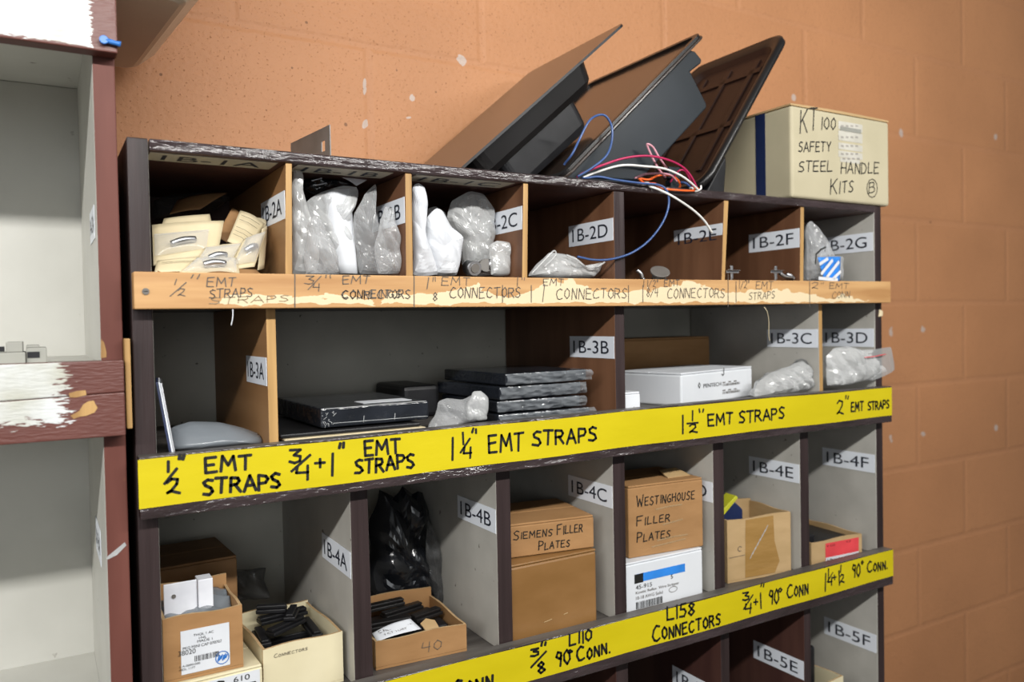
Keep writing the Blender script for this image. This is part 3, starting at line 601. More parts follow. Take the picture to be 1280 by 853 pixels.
# middle rail with a split running along it
mb = MB(); n = 40; x0, x1 = LX0, LX1-.0014
for (za0, za1, zb0, zb1) in ((-.0868, -.0868, -.1175, -.1225), (-.1180, -.1230, -.1600, -.1605)):
    a = len(mb.v)
    for i in range(2):
        x = (x0, x1)[i]; t = (-.113-x0)/(x1-x0); zt = (za0, za1)[1] if False else None
        up = lambda X, p, q: p+(q-p)*((X+.113)/.105)
        top = up(x, za1, za0) if za0 != za1 else za0; bot = up(x, zb1, zb0)
        top = max(min(top, -.0868), -.13); bot = min(bot, -.1175)
        if za0 != za1: top = max(up(x, za1, za0), -.14)
        if zb1 < -.15: bot = -.1603
        else: bot = max(bot, -.14)
        mb.v += [Vector((x, -.020, bot)), Vector((x, -.020, top)), Vector((x, -.0002, top)), Vector((x, -.0002, bot))]
    for f, mi in (([a, a+4, a+5, a+1], 1), ([a+1, a+5, a+6, a+2], 0), ([a+2, a+6, a+7, a+3], 0), ([a+3, a+7, a+4, a], 0), ([a, a+1, a+2, a+3], 0), ([a+7, a+6, a+5, a+4], 0)):
        mb.f.append(f); mb.mi.append(mi); mb.sm.append(False)
mb.build('front_rail', [M['redbrown_h'], M['brush_mid']], cab, bevel=.0012)
# patches of bare wood on the middle rail and the post
mb = MB()
for pts in ([(86, 492), (96, 489), (107, 488), (108, 494), (96, 497), (87, 497)], [(104, 506), (110, 502), (117, 501), (122, 510), (118, 516), (108, 520), (100, 521), (92, 524), (88, 520), (99, 514)]):
    mb.prism([at(u, v, -.0201) for u, v in pts], (0, -.0003, 0))
mb.build('bare_wood_patch', M['ply_edge'], cab)
mb = MB(); mb.prism([at(u, v, -.0001) for u, v in [(126, 424), (130, 428), (133, 440), (133, 447), (126, 448)]], (0, -.0004, 0)); mb.build('bare_wood_patch', M['ply_edge'], cab)
def cab_lab(u0, u1, v0, v1, text):
    a = atx(u1, v0, LIN); b = atx(u1, v1, LIN); c = atx(u0, v0, LIN); mb = MB()
    O = Vector((LIN-.0002, c.y, b.z)); W = Vector((0, a.y-c.y, 0)); H = Vector((0, 0, a.z-b.z)); patch(mb, O, W, H, .0005, 0)
    typed(mb, text, O+W*.1+H*.25+Vector((-.0005, 0, 0)), W*.8, H*.5, 1); mb.build('label_sticker', [M['label'], M['print']], cl_r)
cab_lab(112.5, 118, 256, 300, '1A-2A'); cab_lab(120.5, 126, 664, 704, '1A-3A')
# strip of clear tape on the post, splinter, raw shim between the two units
mb = MB(); mb.prism([at(u, v, -.0001) for u, v in [(133, 697), (156, 678), (158, 682), (146, 694), (134, 700)]], (0, -.0005, 0)); mb.build('tape_scrap', M['film_milky'], cab)
mb = MB(); mb.box((LX1+.0002, -.012, -.155), (LX1+.0055, .02, -.066)); tag(mb.build('wood_shim', M['ply_edge'], bevel=.001), 'thin raw wood shim wedged between the cream cabinet and brown unit', 'shim')
# blue plastic wall plug pushed into the upper rail
t = thing('wall_plug', 'small bright blue plastic plug stuck in the white upper rail', 'plug', at(136, 53, -.0205))
p = at(131, 51, -.022); mb = MB(); mb.tube([p+Vector((-.001, .0012, 0)), p+Vector((-.001, -.004, 0))], [.0036, .0042], 0, 14); mb.build('plug_head', M['blue'], t, bevel=.0006)
q = at(145, 54, -.024); mb = MB(); mb.tube([p+Vector((.001, -.0015, 0)), q, q+Vector((.004, 0, -.0006))], [.0026, .0022, .003], 0, 12); mb.build('plug_body', M['blue'], t)
# grey terminal blocks lying behind the middle rail
t = thing('terminal_block', 'grey plastic terminal block on the shelf behind the white middle rail', 'terminal block', (-.12, .06, -.0893))
mb = MB(); zb = -.0893
mb.box((-.175, .030, zb), (-.092, .085, zb+.012)); mb.box((-.150, .032, zb+.0121), (-.128, .083, zb+.021)); mb.box((-.108, .032, zb+.0121), (-.094, .083, zb+.022)); mb.box((-.175, .032, zb+.0121), (-.156, .083, zb+.0205))
mb.build('housing', M['grey_plastic'], t, bevel=.0008)
mb = MB(); mb.box((-.0915, .035, zb), (-.074, .080, zb+.016)); mb.box((-.0915, .0348, zb+.0161), (-.080, .080, zb+.0185)); mb.build('end_clip', M['grey_plastic'], t, bevel=.0008)
mb = MB(); mb.box((-.0905, .0343, zb+.006), (-.080, .0347, zb+.012)); mb.box((-.127, .031, zb+.013), (-.109, .0318, zb+.018)); mb.build('slot', M['black'], t)

# ------------------------------------------------------------------ beige tote on the left cabinet
t = thing('storage_tote', 'beige plastic tote with flared sides overhanging the top of the cream cabinet', 'tote', (-.1, .12, ZL))
ang = math.atan2(.0355-.0623, .2649+.0165); c_, s_ = math.cos(ang), math.sin(ang)
def tl(x, y, z): # local: x along the front to the right, y to the back, origin at the front right lower corner
    return Vector((.0600+x*math.cos(-ang*-1)-y*math.sin(-ang), -.012+x*math.sin(-ang)*-1*0+y*math.cos(ang), z))
def ring(e, z, r, y0=0, y1=.262):
    pts = []
    cx0, cx1, cy0, cy1 = -.34-e, e, y0-min(e, .03), y1+min(e, .028)
    for (cx, cy, a0) in ((cx1-r, cy0+r, -90), (cx1-r, cy1-r, 0), (cx0+r, cy1-r, 90), (cx0+r, cy0+r, 180)):
        for k in range(5):
            a = math.radians(a0+k*22.5); x = cx+r*math.cos(a); y = cy+r*math.sin(a)
            sk = -.095*(y)                   # slightly turned on the cabinet
            pts.append(Vector((.0605+x+sk, -.0125+y, z)))
    return pts
mb = MB(); R = [ring(-.006, ZL+.0015, .012), ring(0, ZL+.004, .016), ring(.022, ZL+.025, .02), ring(.040, ZL+.065, .024), ring(.052, ZL+.150, .026), ring(.062, ZL+.215, .026)]
k = len(R[0]); mb.v = [p for r in R for p in r]
mb.f.append(list(reversed(range(k)))); mb.mi.append(0); mb.sm.append(False)
for i in range(len(R)-1):
    for j in range(k):
        q = (j+1) % k; mb.f.append([i*k+j, i*k+q, (i+1)*k+q, (i+1)*k+j]); mb.mi.append(0); mb.sm.append(False)
mb.build('bin', M['tote'], t, solid=.002)
mb = MB(); Rl = [ring(.066, ZL+.216, .03), ring(.066, ZL+.236, .03)]; mb.v = Rl[0]+Rl[1]
mb.f.append(list(reversed(range(k)))); mb.mi.append(0); mb.sm.append(False); mb.f.append(list(range(k, 2*k))); mb.mi.append(0); mb.sm.append(False)
for j in range(k): q = (j+1) % k; mb.f.append([j, q, k+q, k+j]); mb.mi.append(0); mb.sm.append(True)
mb.build('lid', M['label'], t, bevel=.003)

# ------------------------------------------------------------------ boxes
def frame(O, ang, tilt=0):
    O = Vector(O); ca, sa = math.cos(math.radians(ang)), math.sin(math.radians(ang)); ct, st_ = math.cos(math.radians(tilt)), math.sin(math.radians(tilt))
    X = Vector((ca*ct, sa*ct, st_)); Y = Vector((-sa, ca, 0)); Z = X.cross(Y)
    f = lambda x, y, z: O+X*x+Y*y+Z*z
    f.X, f.Y, f.Z, f.O = X, Y, Z, O
    return f
def lbox(mb, f, x0, x1, y0, y1, z0, z1, mi=0): mb.obox(f(x0, y0, z0), f.X*(x1-x0), f.Y*(y1-y0), f.Z*(z1-z0), mi)
def carton(name, label, O, ang, w, d, h, mat, group=None, cat='box', seam=True, tilt=0, bev=.0025, tapemat=None, texts=(), ink='ink'):
    """closed carton: body with two top flaps meeting at a seam, optional tape and lettering on the front"""
    f = frame(O, ang, tilt); t = thing(name, label, cat, f(w/2, d/2, 0), group)
    mb = MB(); lbox(mb, f, 0, w, 0, d, 0, h-.0032); b = mb.build('body', [M[mat], M[ink]], t, bevel=bev)
    mb = MB(); lbox(mb, f, .0005, w-.0005, .0003, d/2-.0006, h-.003, h); mb.build('flap', M[mat], t, bevel=.0012)
    mb = MB(); lbox(mb, f, .0005, w-.0005, d/2+.0006, d-.0003, h-.003, h); mb.build('flap', M[mat], t, bevel=.0012)
    if tapemat:
        mb = MB(); lbox(mb, f, .0, w, d/2-.022, d/2+.022, h+.0001, h+.0004); mb.build('packing_tape', M[tapemat], t)
    if texts:
        mb = MB()
        for k, (s_, x0, x1, z0, z1, pen) in enumerate(texts): scribe(mb, s_, f(x0, -.0002, z0), f.X*(x1-x0), f.Z*(z1-z0), pen, 0, k+3, slant=.06)
        mb.build('handwriting', M[ink], t)
    return t, f
def open_box(name, label, O, ang, w, d, h, mat, wall=.003, backh=None, group=None, cat='box', flaps=True):
    f = frame(O, ang); t = thing(name, label, cat, f(w/2, d/2, 0), group); backh = backh or h; g = .0003
    mb = MB(); lbox(mb, f, 0, w, 0, d, 0, wall); mb.build('bottom', M[mat], t)
    E_ = [M[mat], M['card_edge']]
    def side(x0, x1, y0, y1, hh, wav=0):
        mb = MB(); n = 8; L = []
        along_x = (x1-x0) > (y1-y0)
        for i in range(n+1):
            s = i/n; top = hh + wav*math.sin(s*7+hh*90)*.0012
            if along_x:
                x = x0+(x1-x0)*s; L.append([f(x, y0, wall+g), f(x, y0, top), f(x, y1, top), f(x, y1, wall+g)])
            else:
                y = y0+(y1-y0)*s; L.append([f(x0, y, wall+g), f(x0, y, top), f(x1, y, top), f(x1, y, wall+g)])
        for l in L: mb.v += l
        for i in range(n):
            a = i*4; b = a+4
            for q, mi in (([a, b, b+1, a+1], 0), ([a+1, b+1, b+2, a+2], 1), ([a+2, b+2, b+3, a+3], 0), ([a+3, b+3, b, a], 0)):
                mb.f.append(q if along_x else q[::-1]); mb.mi.append(mi); mb.sm.append(False)
        e = [0, 1, 2, 3]; mb.f.append(e if along_x else e[::-1]); mb.mi.append(1); mb.sm.append(False)
        e = [n*4+3, n*4+2, n*4+1, n*4]; mb.f.append(e if along_x else e[::-1]); mb.mi.append(1); mb.sm.append(False)
        return mb
    fr = side(0, w, 0, wall, h, 1).build('front_wall', E_, t)
    side(0, wall, wall+g, d-wall-g, h, 1).build('side_wall', E_, t); side(w-wall, w, wall+g, d-wall-g, h, 1).build('side_wall', E_, t)
    side(0, w, d-wall, d, backh, 1).build('back_wall', E_, t)
    return t, f, fr
def writing(parent, f, texts, mat='ink', dy=-.0003, name='handwriting'):
    mb = MB()
    for k, (s_, x0, x1, z0, z1, pen) in enumerate(texts): scribe(mb, s_, f(x0, dy, z0), f.X*(x1-x0), f.Z*(z1-z0), pen, 0, k+11, slant=.05)
    return mb.build(name, M[mat], parent)
def sticker(parent, f, x0, x1, z0, z1, mat='paper', dy=-.0003, th=.0004, extra=None, mats=(), name='paper_label', label=None):
    mb = MB(); patch(mb, f(x0, dy, z0), f.X*(x1-x0), f.Z*(z1-z0), th, 0)
    g = lambda x, z, L=0: f(x, dy-th-L, z)
    if extra: extra(mb, g)
    o = mb.build(name, [M[mat]]+[M[m_] for m_ in mats], parent)
    if label: o['label'] = label
    return o

# ------------------------------------------------------------------ on top of the brown unit
ZTOP = ZT+.0003
# carton of safety handle kits, overhanging the right end
O = at(990, 247, -.006); O.z = ZTOP; Wc = at(1112, 249, -.006).x-O.x; hC = at(988, 128, -.006).z-at(992, 247, -.006).z
f = frame(O, 0); t = thing('carton', 'cream carton hand-lettered safety steel handle kits, at the right end of the top', 'box', f(Wc/2, .09, 0))
dC = .155
mb = MB(); lbox(mb, f, 0, Wc, 0, dC, .0, hC-.004); mb.build('body', [M['card_tan']], t, bevel=.005, segs=3)
mb = MB()
for i in range(9):   # bulged, lifted lid flaps
    x = Wc*i/8; b_ = .004*math.sin(math.pi*i/8)
    mb.v += [f(x, .001, hC-.0038), f(x, .001, hC-.001+b_*.4), f(x, dC-.001, hC-.001+b_), f(x, dC-.001, hC-.0038)]
for i in range(8):
    a = i*4; b = a+4
    for q in ([a, b, b+1, a+1], [a+1, b+1, b+2, a+2], [a+2, b+2, b+3, a+3], [a+3, b+3, b, a]): mb.f.append(q); mb.mi.append(0); mb.sm.append(False)
mb.f += [[0, 1, 2, 3], [35, 34, 33, 32]]; mb.mi += [0, 0]; mb.sm += [False, False]
mb.build('lid_flap', M['card_pale'], t)
def F2(u, v): p = at(u, v, O.y); return p
mb = MB()
for k, (s_, bl, br, tp, pen) in enumerate([('KT', (1000, 166), (1021, 163), 138, .0021), ('100', (1026, 162), (1044, 162), 147, .0019), ('SAFETY', (998, 190), (1038, 189), 178, .0019), ('STEEL', (998, 215), (1040, 214), 202, .0019), ('HANDLE', (1051, 217), (1098, 217), 203, .0019), ('Kits', (1038, 243), (1066, 240), 224, .0020), ('B', (1086, 241), (1093, 240), 228, .0017)]):
    scribe_px(mb, s_, bl, br, tp, O.y-.0002, pen=pen, seed=k+60, mi=0, slant=.08)
ov = [at(1090+6.5*math.cos(a*.5236), 235.5+11.5*math.sin(a*.5236), O.y-.0003) for a in range(13)]
stroke(mb, ov, Vector((0, -1, 0)), .0013, 0)
mb.build('handwriting', M['ink'], t)
mb = MB()
for (u0, u1, v0, v1) in ((1048, 1078, 151, 161), (1048, 1078, 163, 175), (1048, 1078, 178, 186), (1048, 1078, 188, 196), (1050, 1075, 197, 202)):
    a = at(u0, v1, O.y-.0002); b = at(u1, v1, O.y-.0002); c = at(u0, v0, O.y-.0002); quad(mb, a, Vector((b.x-a.x, 0, 0)), Vector((0, 0, c.z-a.z)), 0, .0002)
    for q in range(4):
        aa = at(u0+3+q*6, v1-2.5, O.y-.0002); quad(mb, aa, Vector((.007, 0, 0)), Vector((0, 0, .003)), 1, .0004)
a = at(1050, 163, O.y-.0002); quad(mb, a, Vector((.055, 0, 0)), Vector((0, 0, .007)), 2, .0003)
mb.build('shipping_label', [M['faded_label'], M['faint_print'], M['grey_plastic']], t)
# blue strap round the left face
y0 = atx(945, 190, O.x).y; y1 = atx(957, 190, O.x).y
mb = MB(); mb.box((O.x-.0009, min(y0, y1), ZTOP+.0005), (O.x-.0003, max(y0, y1), ZTOP+hC-.005)); mb.build('strap', M['navy'], t)

# three black plastic covers leaning in a row
def cover_frame(C, Dp, Y):
    C = at(*C, Y); Dd = at(*Dp, Y); S = (C-Dd).normalized(); n = Vector((S.z, 0, -S.x))
    return C, Dd, S, n
def rrect(L0, L1, y0, y1, r, k=5):
    pts = []
    for cx, cy, a0 in ((L1-r, y0+r, -90), (L1-r, y1-r, 0), (L0+r, y1-r, 90), (L0+r, y0+r, 180)):
        for i in range(k+1): a = math.radians(a0+90*i/k); pts.append((cx+r*math.cos(a), cy+r*math.sin(a)))
    return pts
def loft(mb, rings, mi=0, cap0=True, cap1=True, smooth=False):
    k = len(rings[0]); o = len(mb.v)
    for r in rings: mb.v += r
    for i in range(len(rings)-1):
        for j in range(k):
            q = (j+1) % k; mb.f.append([o+i*k+j, o+i*k+q, o+(i+1)*k+q, o+(i+1)*k+j]); mb.mi.append(mi); mb.sm.append(smooth)
    if cap0: mb.f.append([o+j for j in reversed(range(k))]); mb.mi.append(mi); mb.sm.append(False)
    if cap1: e = o+(len(rings)-1)*k; mb.f.append([e+j for j in range(k)]); mb.mi.append(mi); mb.sm.append(False)
def clamp_z(ps):     # nothing dips below the board it rests on
    return [Vector((p.x, p.y, max(p.z, ZTOP))) for p in ps]
# 1: flange with a shallow pan and a deeper box behind it
Y0 = .030
C, Dd, S, n = cover_frame((781, 27), (580, 206), Y0)
L = (C-Dd).length
t1 = thing('plastic_cover', 'smoked plastic cover with wide flange leaning at the left of the three covers', 'cover', (Dd.x+.08, .15, ZTOP), 'smoked plastic covers on top')
def P1(s, y, d): return Dd+S*s+n*d+Vector((0, y, 0))
s0 = -(Dd.z-ZTOP)/S.z
mb = MB(); pr_ = rrect(s0+.0005, L, 0, .258, .012)
loft(mb, [[P1(s, y, .0) for s, y in pr_], clamp_z([P1(s, y, .0035) for s, y in pr_])]); mb.mi = [1 if len(q) == 4 else 0 for q in mb.f]; mb.build('flange', [M['smoked'], M['black']], t1)
def tray(P, a0, a1, y0, y1, r, d0, d1, ins):
    A = rrect(a0, a1, y0, y1, r); B = rrect(a0+ins, a1-ins, y0+ins, y1-ins, max(r-ins*.3, .004))
    return [clamp_z([P(s, y, d0) for s, y in A]), clamp_z([P(s, y, d0+(d1-d0)*.75) for s, y in rrect(a0+ins*.4, a1-ins*.4, y0+ins*.4, y1-ins*.4, r)]), clamp_z([P(s, y, d1) for s, y in B])]
mb = MB(); loft(mb, tray(P1, .02, .272, .014, .244, .022, .0037, .040, .012), smooth=False); mb.build('pan', M['gloss_black'], t1)
mb = MB(); loft(mb, tray(P1, .06, .226, .030, .226, .014, .0405, .086, .006)); mb.build('housing', M['black'], t1)
# 2: flange with one deep box, its near side in full view
Y0 = .004
C, Dd, S, n = cover_frame((881, 41), (715, 212), Y0); L = (C-Dd).length
t2 = thing('plastic_cover', 'black plastic cover with a deep box-shaped body, middle of the three covers', 'cover', (Dd.x+.1, .14, ZTOP), 'smoked plastic covers on top')
def P2(s, y, d): return Dd+S*s+n*d+Vector((0, y, 0))
s0 = -(Dd.z-ZTOP)/S.z
mb = MB(); pr_ = rrect(s0+.0005, L, 0, .288, .014)
loft(mb, [[P2(s, y, .0) for s, y in pr_], clamp_z([P2(s, y, .004) for s, y in pr_])]); mb.build('flange', M['smoked'], t2, bevel=.001)
mb = MB(); a = rrect(s0+.002, L-.002, .002, .286, .013); b = rrect(s0+.010, L-.010, .010, .278, .010)
k = len(a); rg = [[P2(s, y, -.0003) for s, y in a], [P2(s, y, -.0045) for s, y in a], [P2(s, y, -.0045) for s, y in b], [P2(s, y, -.0003) for s, y in b]]
loft(mb, rg, 0, False, False); mb.build('rim', M['gloss_black'], t2)
mb = MB(); prof = [(-.02, .0045), (.296, .0045), (.303, .011), (.306, .028), (.301, .031), (.2745, .028), (.2685, .082), (.264, .086), (.02, .086), (-.02, .05)]
front = [P2(s_, .0065, d_) for s_, d_ in prof]; zc = ZTOP
def clip_low(ps):   # cut the profile off level with the board it rests on
    out = []
    for i in range(len(ps)):
        a, b = ps[i], ps[(i+1) % len(ps)]
        if a.z >= zc: out.append(a)
        if (a.z < zc) != (b.z < zc): out.append(a.lerp(b, (zc-a.z)/(b.z-a.z)))
    return out
mb.prism(clip_low(front), (0, .268, 0)); mb.build('housing', M['blueblack'], t2, bevel=.0022)
# 3: cover seen from the open side, smoked brown inside with crossing ribs
Y0 = .026
C, Dd, S, n = cover_frame((986, 38), (878, 238), Y0); L = (C-Dd).length
t3 = thing('plastic_cover', 'brown smoked plastic cover showing its ribbed inside, beside the cream carton', 'cover', (Dd.x+.06, .14, ZTOP), 'smoked plastic covers on top')
def P3(s, y, d): return Dd+S*s+n*d+Vector((0, y, 0))
s0 = -(Dd.z-ZTOP)/S.z+.012
mb = MB(); A = rrect(s0, L, 0, .225, .032, 8); B = rrect(s0+.019, L-.019, .019, .206, .024, 8); Cc = rrect(s0+.018, L-.018, .018, .207, .02, 8)
loft(mb, [[P3(s, y, .002) for s, y in B], [P3(s, y, -.004) for s, y in rrect(s0+.006, L-.006, .006, .219, .029, 8)], [P3(s, y, 0) for s, y in A], [P3(s, y, .007) for s, y in A], clamp_z([P3(s, y, .014) for s, y in Cc])], 0, False, False, True)
mb.build('rim', M['gloss_black'], t3)
mb = MB(); loft(mb, [[P3(s, y, .0025) for s, y in rrect(s0+.0188, L-.0188, .0188, .2062, .023, 8)], [P3(s, y, .0105) for s, y in rrect(s0+.026, L-.026, .026, .199, .02, 8)]], 0, False, True); mb.build('panel', M['smoked_in'], t3, solid=.0015)
mb = MB()
for (a, b) in (((s0+.05, .05), (L-.04, .05)), ((s0+.05, .115), (L-.04, .115)), ((s0+.05, .175), (L-.04, .175)), ((L*.45, .03), (L*.45, .195)), ((L*.80, .03), (L*.80, .195))):
    p, q = P3(a[0], a[1], .0095), P3(b[0], b[1], .0095); dd = (q-p).normalized(); e = dd.cross(n)*.006
    mb.obox(p-e, q-p, e*2, -n*.003)
mb.build('rib', M['smoked_in'], t3, bevel=.001)
# low housing at the foot of the third cover, on its far side
a, b = P3(.012, 0, .0160), P3(.085, 0, .0160); c = at(908, 204, Y0+.012); d = at(905, 239, Y0+.012)
mb = MB(); mb.prism([Vector((p.x, Y0+.012, max(p.z, ZTOP))) for p in (a, Vector((a.x, 0, ZTOP)), Vector((d.x, 0, ZTOP)), Vector((max(c.x, d.x), 0, c.z)), b)], (0, .200, 0)); mb.build('housing', M['black'], t3, bevel=.002)
# galvanised plate standing on its edge
pa = at(413, 156, .060); pb = at(414.5, 190, .060); pd = Vector((.2135, .178, ZTOP))
h_ = pa.z-ZTOP
mb = MB(); base = Vector((pa.x, .060, ZTOP)); dirv = (pd-base); ln = dirv.length; dirv.normalize(); nv = Vector((-dirv.y, dirv.x, 0))
hole = (0.014, 0.024, h_*.42, h_*.68)
xs = [0, hole[0], hole[1], ln]; zs = [0, hole[2], hole[3], h_]
for i in range(3):
    for j in range(3):
        if i == 1 and j == 1: continue
        mb.obox(base+dirv*xs[i]+Vector((0, 0, zs[j])), dirv*(xs[i+1]-xs[i]), nv*.0012, Vector((0, 0, zs[j+1]-zs[j])))
mp_ = mb.build('metal_plate', M['dull_metal']); tag(mp_, 'grey steel plate with a slot standing on edge on top of the unit', 'metal plate')

# wires
def spline(P, n=10):
    P = [Vector(p) for p in P]; Q = [P[0]*2-P[1]]+P+[P[-1]*2-P[-2]]; out = []
    for i in range(1, len(Q)-2):
        for k in range(n):
            t = k/n; a, b, c, d = Q[i-1], Q[i], Q[i+1], Q[i+2]
            out.append(.5*((2*b)+(c-a)*t+(2*a-5*b+4*c-d)*t*t+(3*b-a-3*c+d)*t*t*t))
    return out+[P[-1]]
def wire(label, pts, mat, r=.0016, tips=False):
    t = []
    for p in spline([at(u, v, Y) for u, v, Y in pts]):
        if p.x < .68 and p.z > .13: p.y = min(p.y, .0015)
        if p.z > .118 and p.z < ZT+r+.0004 and p.y > -.0026-r:
            if p.z > ZT-.003: p.z = ZT+r+.0004
            else: p.y = -.0028-r
        t.append(p)
    mb = MB(); mb.tube(t, r, 0, 8)
    tag(mb.build('wire', M[mat]), label, 'wire', 'loose wires on top of the unit')
YB = -.010
wire('blue wire making a tall loop in front of the middle cover', [(704, 207, .004), (715, 193, -.012), (724, 175, YB), (736, 152, YB), (748, 144, -.008), (758, 146, -.008), (765, 160, -.008), (764, 180, YB), (757, 196, -.012), (740, 210, -.010), (722, 221, .0)], 'wire_blue')
wire('blue wire hanging over the front edge into the compartment below', [(722, 226, .012), (746, 221, -.002), (770, 225, -.006), (800, 229, -.008), (822, 231, -.010), (833, 238, -.012), (836, 255, -.012), (829, 277, -.011), (812, 300, -.008), (790, 316, -.006), (765, 324, -.005), (742, 325, -.004), (722, 321, -.004)], 'wire_blue', .0016)
wire('crimson wire arching over the other wires', [(716, 223, .012), (730, 216, .0), (752, 207, -.012), (780, 198, -.016), (808, 195, -.018), (832, 199, -.018), (852, 208, -.014), (864, 221, -.010), (871, 235, -.004)], 'wire_red')
wire('white wire bowed in a long shallow arch', [(722, 224, .014), (744, 216, .0), (776, 207, -.020), (806, 208, -.022), (830, 211, -.020), (850, 219, -.018), (864, 229, -.014), (873, 238, -.008)], 'wire_white')
wire('white wire end hooked up at the right of the tangle', [(862, 238, .004), (870, 239, -.006), (876, 236, -.010), (876, 232, -.010)], 'wire_white', .0014)
wire('pink wire folded in a narrow upright loop', [(832, 222, .004), (823, 211, -.004), (815, 196, -.005), (809, 182, -.006), (811, 180.5, -.008), (817, 185, -.008), (824, 197, -.008), (836, 214, .0)], 'wire_pink', .0015)
wire('pale wire drooping over the edge across the label 1B-2E', [(800, 232, .006), (815, 234, -.006), (832, 241, -.014), (848, 250, -.016), (868, 264, -.014), (881, 277, -.010), (890, 291, -.004)], 'wire_white', .0017)
wire('orange wire lying along the front edge', [(790, 225, .016), (808, 230, .0), (830, 236, -.006), (850, 238, -.008), (866, 238.5, -.006), (873, 237, .004)], 'wire_orange')
wire('orange wire coiled behind the crimson one', [(784, 227, .03), (806, 226, .012), (826, 219, .010), (842, 221, .010), (850, 230, .012), (848, 237, .018)], 'wire_orange')
wire('pale pink wire curling low at the front', [(792, 223, .004), (806, 218, -.004), (824, 217, -.008), (838, 219, -.004), (846, 227, .006)], 'wire_pink', .0015)
wire('crimson wire folded at the right end of the tangle', [(838, 228, .016), (848, 214, .002), (856, 214, .002), (862, 224, .008), (866, 234, .012)], 'wire_red', .0013)
wire('blue wire bent short among the orange wires', [(851, 228, .010), (857, 229, .004), (863, 234, .004), (866, 238, .012)], 'wire_blue', .0018)
mb = MB(); p = at(847, 213, .020); mb.box((p.x-.013, .024, p.z-.012), (p.x+.010, .038, p.z+.006)); mb.box((p.x-.008, .026, ZTOP), (p.x+.012, .040, p.z-.0122))
tag(mb.build('connector', M['blueblack'], bevel=.002), 'small dark plastic connector in the middle of the wire tangle', 'connector')

# ------------------------------------------------------------------ soft goods: bags, sleeves, sheets
def rs(P, n=40):
    """resample a closed outline evenly, lightly rounded"""
    P = [Vector(p) for p in P]; k = len(P); Q = []
    for i in range(k):
        a, b, c, d = P[i-1], P[i], P[(i+1) % k], P[(i+2) % k]
        for j in range(6):
            t = j/6; cr_ = .5*((2*b)+(c-a)*t+(2*a-5*b+4*c-d)*t*t+(3*b-a-3*c+d)*t*t*t); Q.append(cr_*.25+(b+(c-b)*t)*.75)
    Ln = [0]
    for i in range(len(Q)): Ln.append(Ln[-1]+(Q[(i+1) % len(Q)]-Q[i]).length)
    out = []; j = 0
    for i in range(n):
        s = Ln[-1]*i/n
        while Ln[j+1] < s: j += 1
        t = (s-Ln[j])/max(1e-9, Ln[j+1]-Ln[j]); out.append(Q[j]*(1-t)+Q[(j+1) % len(Q)]*t)
    return out
CELLS = [(a, b, Z2, .1205) for a, b in ((.0203, .1525), (.1655, .2955), (.3078, .4560), (.4708, .6074), (.6278, .8090), (.8292, .9850), (.9992, 1.1765))] \
    + [(a, b, Z3, -.0360) for a, b in ((.0203, .1312), (.1433, .6060), (.6248, 1.0295), (1.0418, 1.1765))] \
    + [(a, b, Z4, Z3-.019) for a, b in ((.0203, .2205), (.2458, .4122), (.4353, .5982), (.6213, .7877), (.8118, .9810), (1.0038, 1.1765))]
def bag_mesh(outline, Y, thick, amp=.004, seed=0, lean=0, zmin=None, n=60, m=13, freq=38, mi=0, yaw=0, ymax=None, ymin=None, smooth=False, spill=False):
    """pillow of film inside an outline (pixels on the plane Y); lean tilts the upper part to the back"""
    zs = [at(u, v, Y).z for u, v in outline]; z0 = min(zs)
    pts = rs([at(u, v, Y) for u, v in outline], n)
    if zmin is not None: pts = [Vector((p.x, p.y, max(p.z, zmin))) for p in pts]
    cx = sum(p.x for p in pts)/n; cz = sum(p.z for p in pts)/n; ctr = Vector((cx, Y, cz))
    mb = MB(); off = Vector((seed*3.17, seed*1.3, seed*.7))
    CB = None
    for (bx0, bx1, bz0, bz1) in CELLS:
        if bx0 < cx < bx1 and bz0-.01 < cz < bz1+.004: CB = (bx0, bx1, bz0, bz1)
    def P(i, s, side):
        p = ctr+(pts[i]-ctr)*s
        prof = math.sqrt(max(0, 1-s**2.2)); sag = 1.35-.7*((p.z-z0)/max(1e-4, max(zs)-z0))
        q0 = p+off+Vector((0, 0, p.x*.7))
        if smooth: nz = noise.noise(q0*freq)*amp
        else: nz = noise.noise(q0*freq*.6)*amp*.9+(noise.voronoi(q0*freq*1.15)[0][0]-.45)*amp*1.9+(noise.voronoi(q0*freq*3.0)[0][0]-.45)*amp*.3
        nx = noise.noise((p+off+Vector((9, 0, 0)))*freq)*amp*.6*s
        y = p.y+side*thick*.5*prof*max(.5, sag)+nz*(1 if s < .98 else .5)+lean*(p.z-z0)+yaw*(p.x-cx)
        if ymax is not None: y = min(y, ymax)
        if ymin is not None: y = max(y, ymin)
        z = p.z
        q = Vector((p.x+nx, y, max(z, zmin) if zmin is not None else z))
        if spill and q.x > CB[1]-.016: q.y = min(q.y, -.0045)
        elif CB and q.y > -.0015:
            q.x = min(max(q.x, CB[0]), CB[1]); q.z = min(max(q.z, CB[2]+.0006), CB[3]); q.y = min(q.y, D-.006)
        return q
    for side in (-1, 1):
        o = len(mb.v); mb.v.append(P(0, 0, side))
        for r in range(1, m+1): mb.v += [P(i, r/m if r < m else 1, side if r < m else 0) for i in range(n)]
        def F(a): mb.f.append(a if side < 0 else a[::-1]); mb.mi.append(mi); mb.sm.append(smooth)
        for i in range(n): F([o, o+1+i, o+1+(i+1) % n])
        for r in range(m-1):
            for i in range(n):
                q = (i+1) % n; F([o+1+r*n+i, o+1+(r+1)*n+i, o+1+(r+1)*n+q, o+1+r*n+q])
    return mb
def bag(name, label, outline, Y, thick, mat, group=None, cat='plastic bag', **k):
    o = bag_mesh(outline, Y, thick, **k).build(name, M[mat]); return tag(o, label, cat, group)
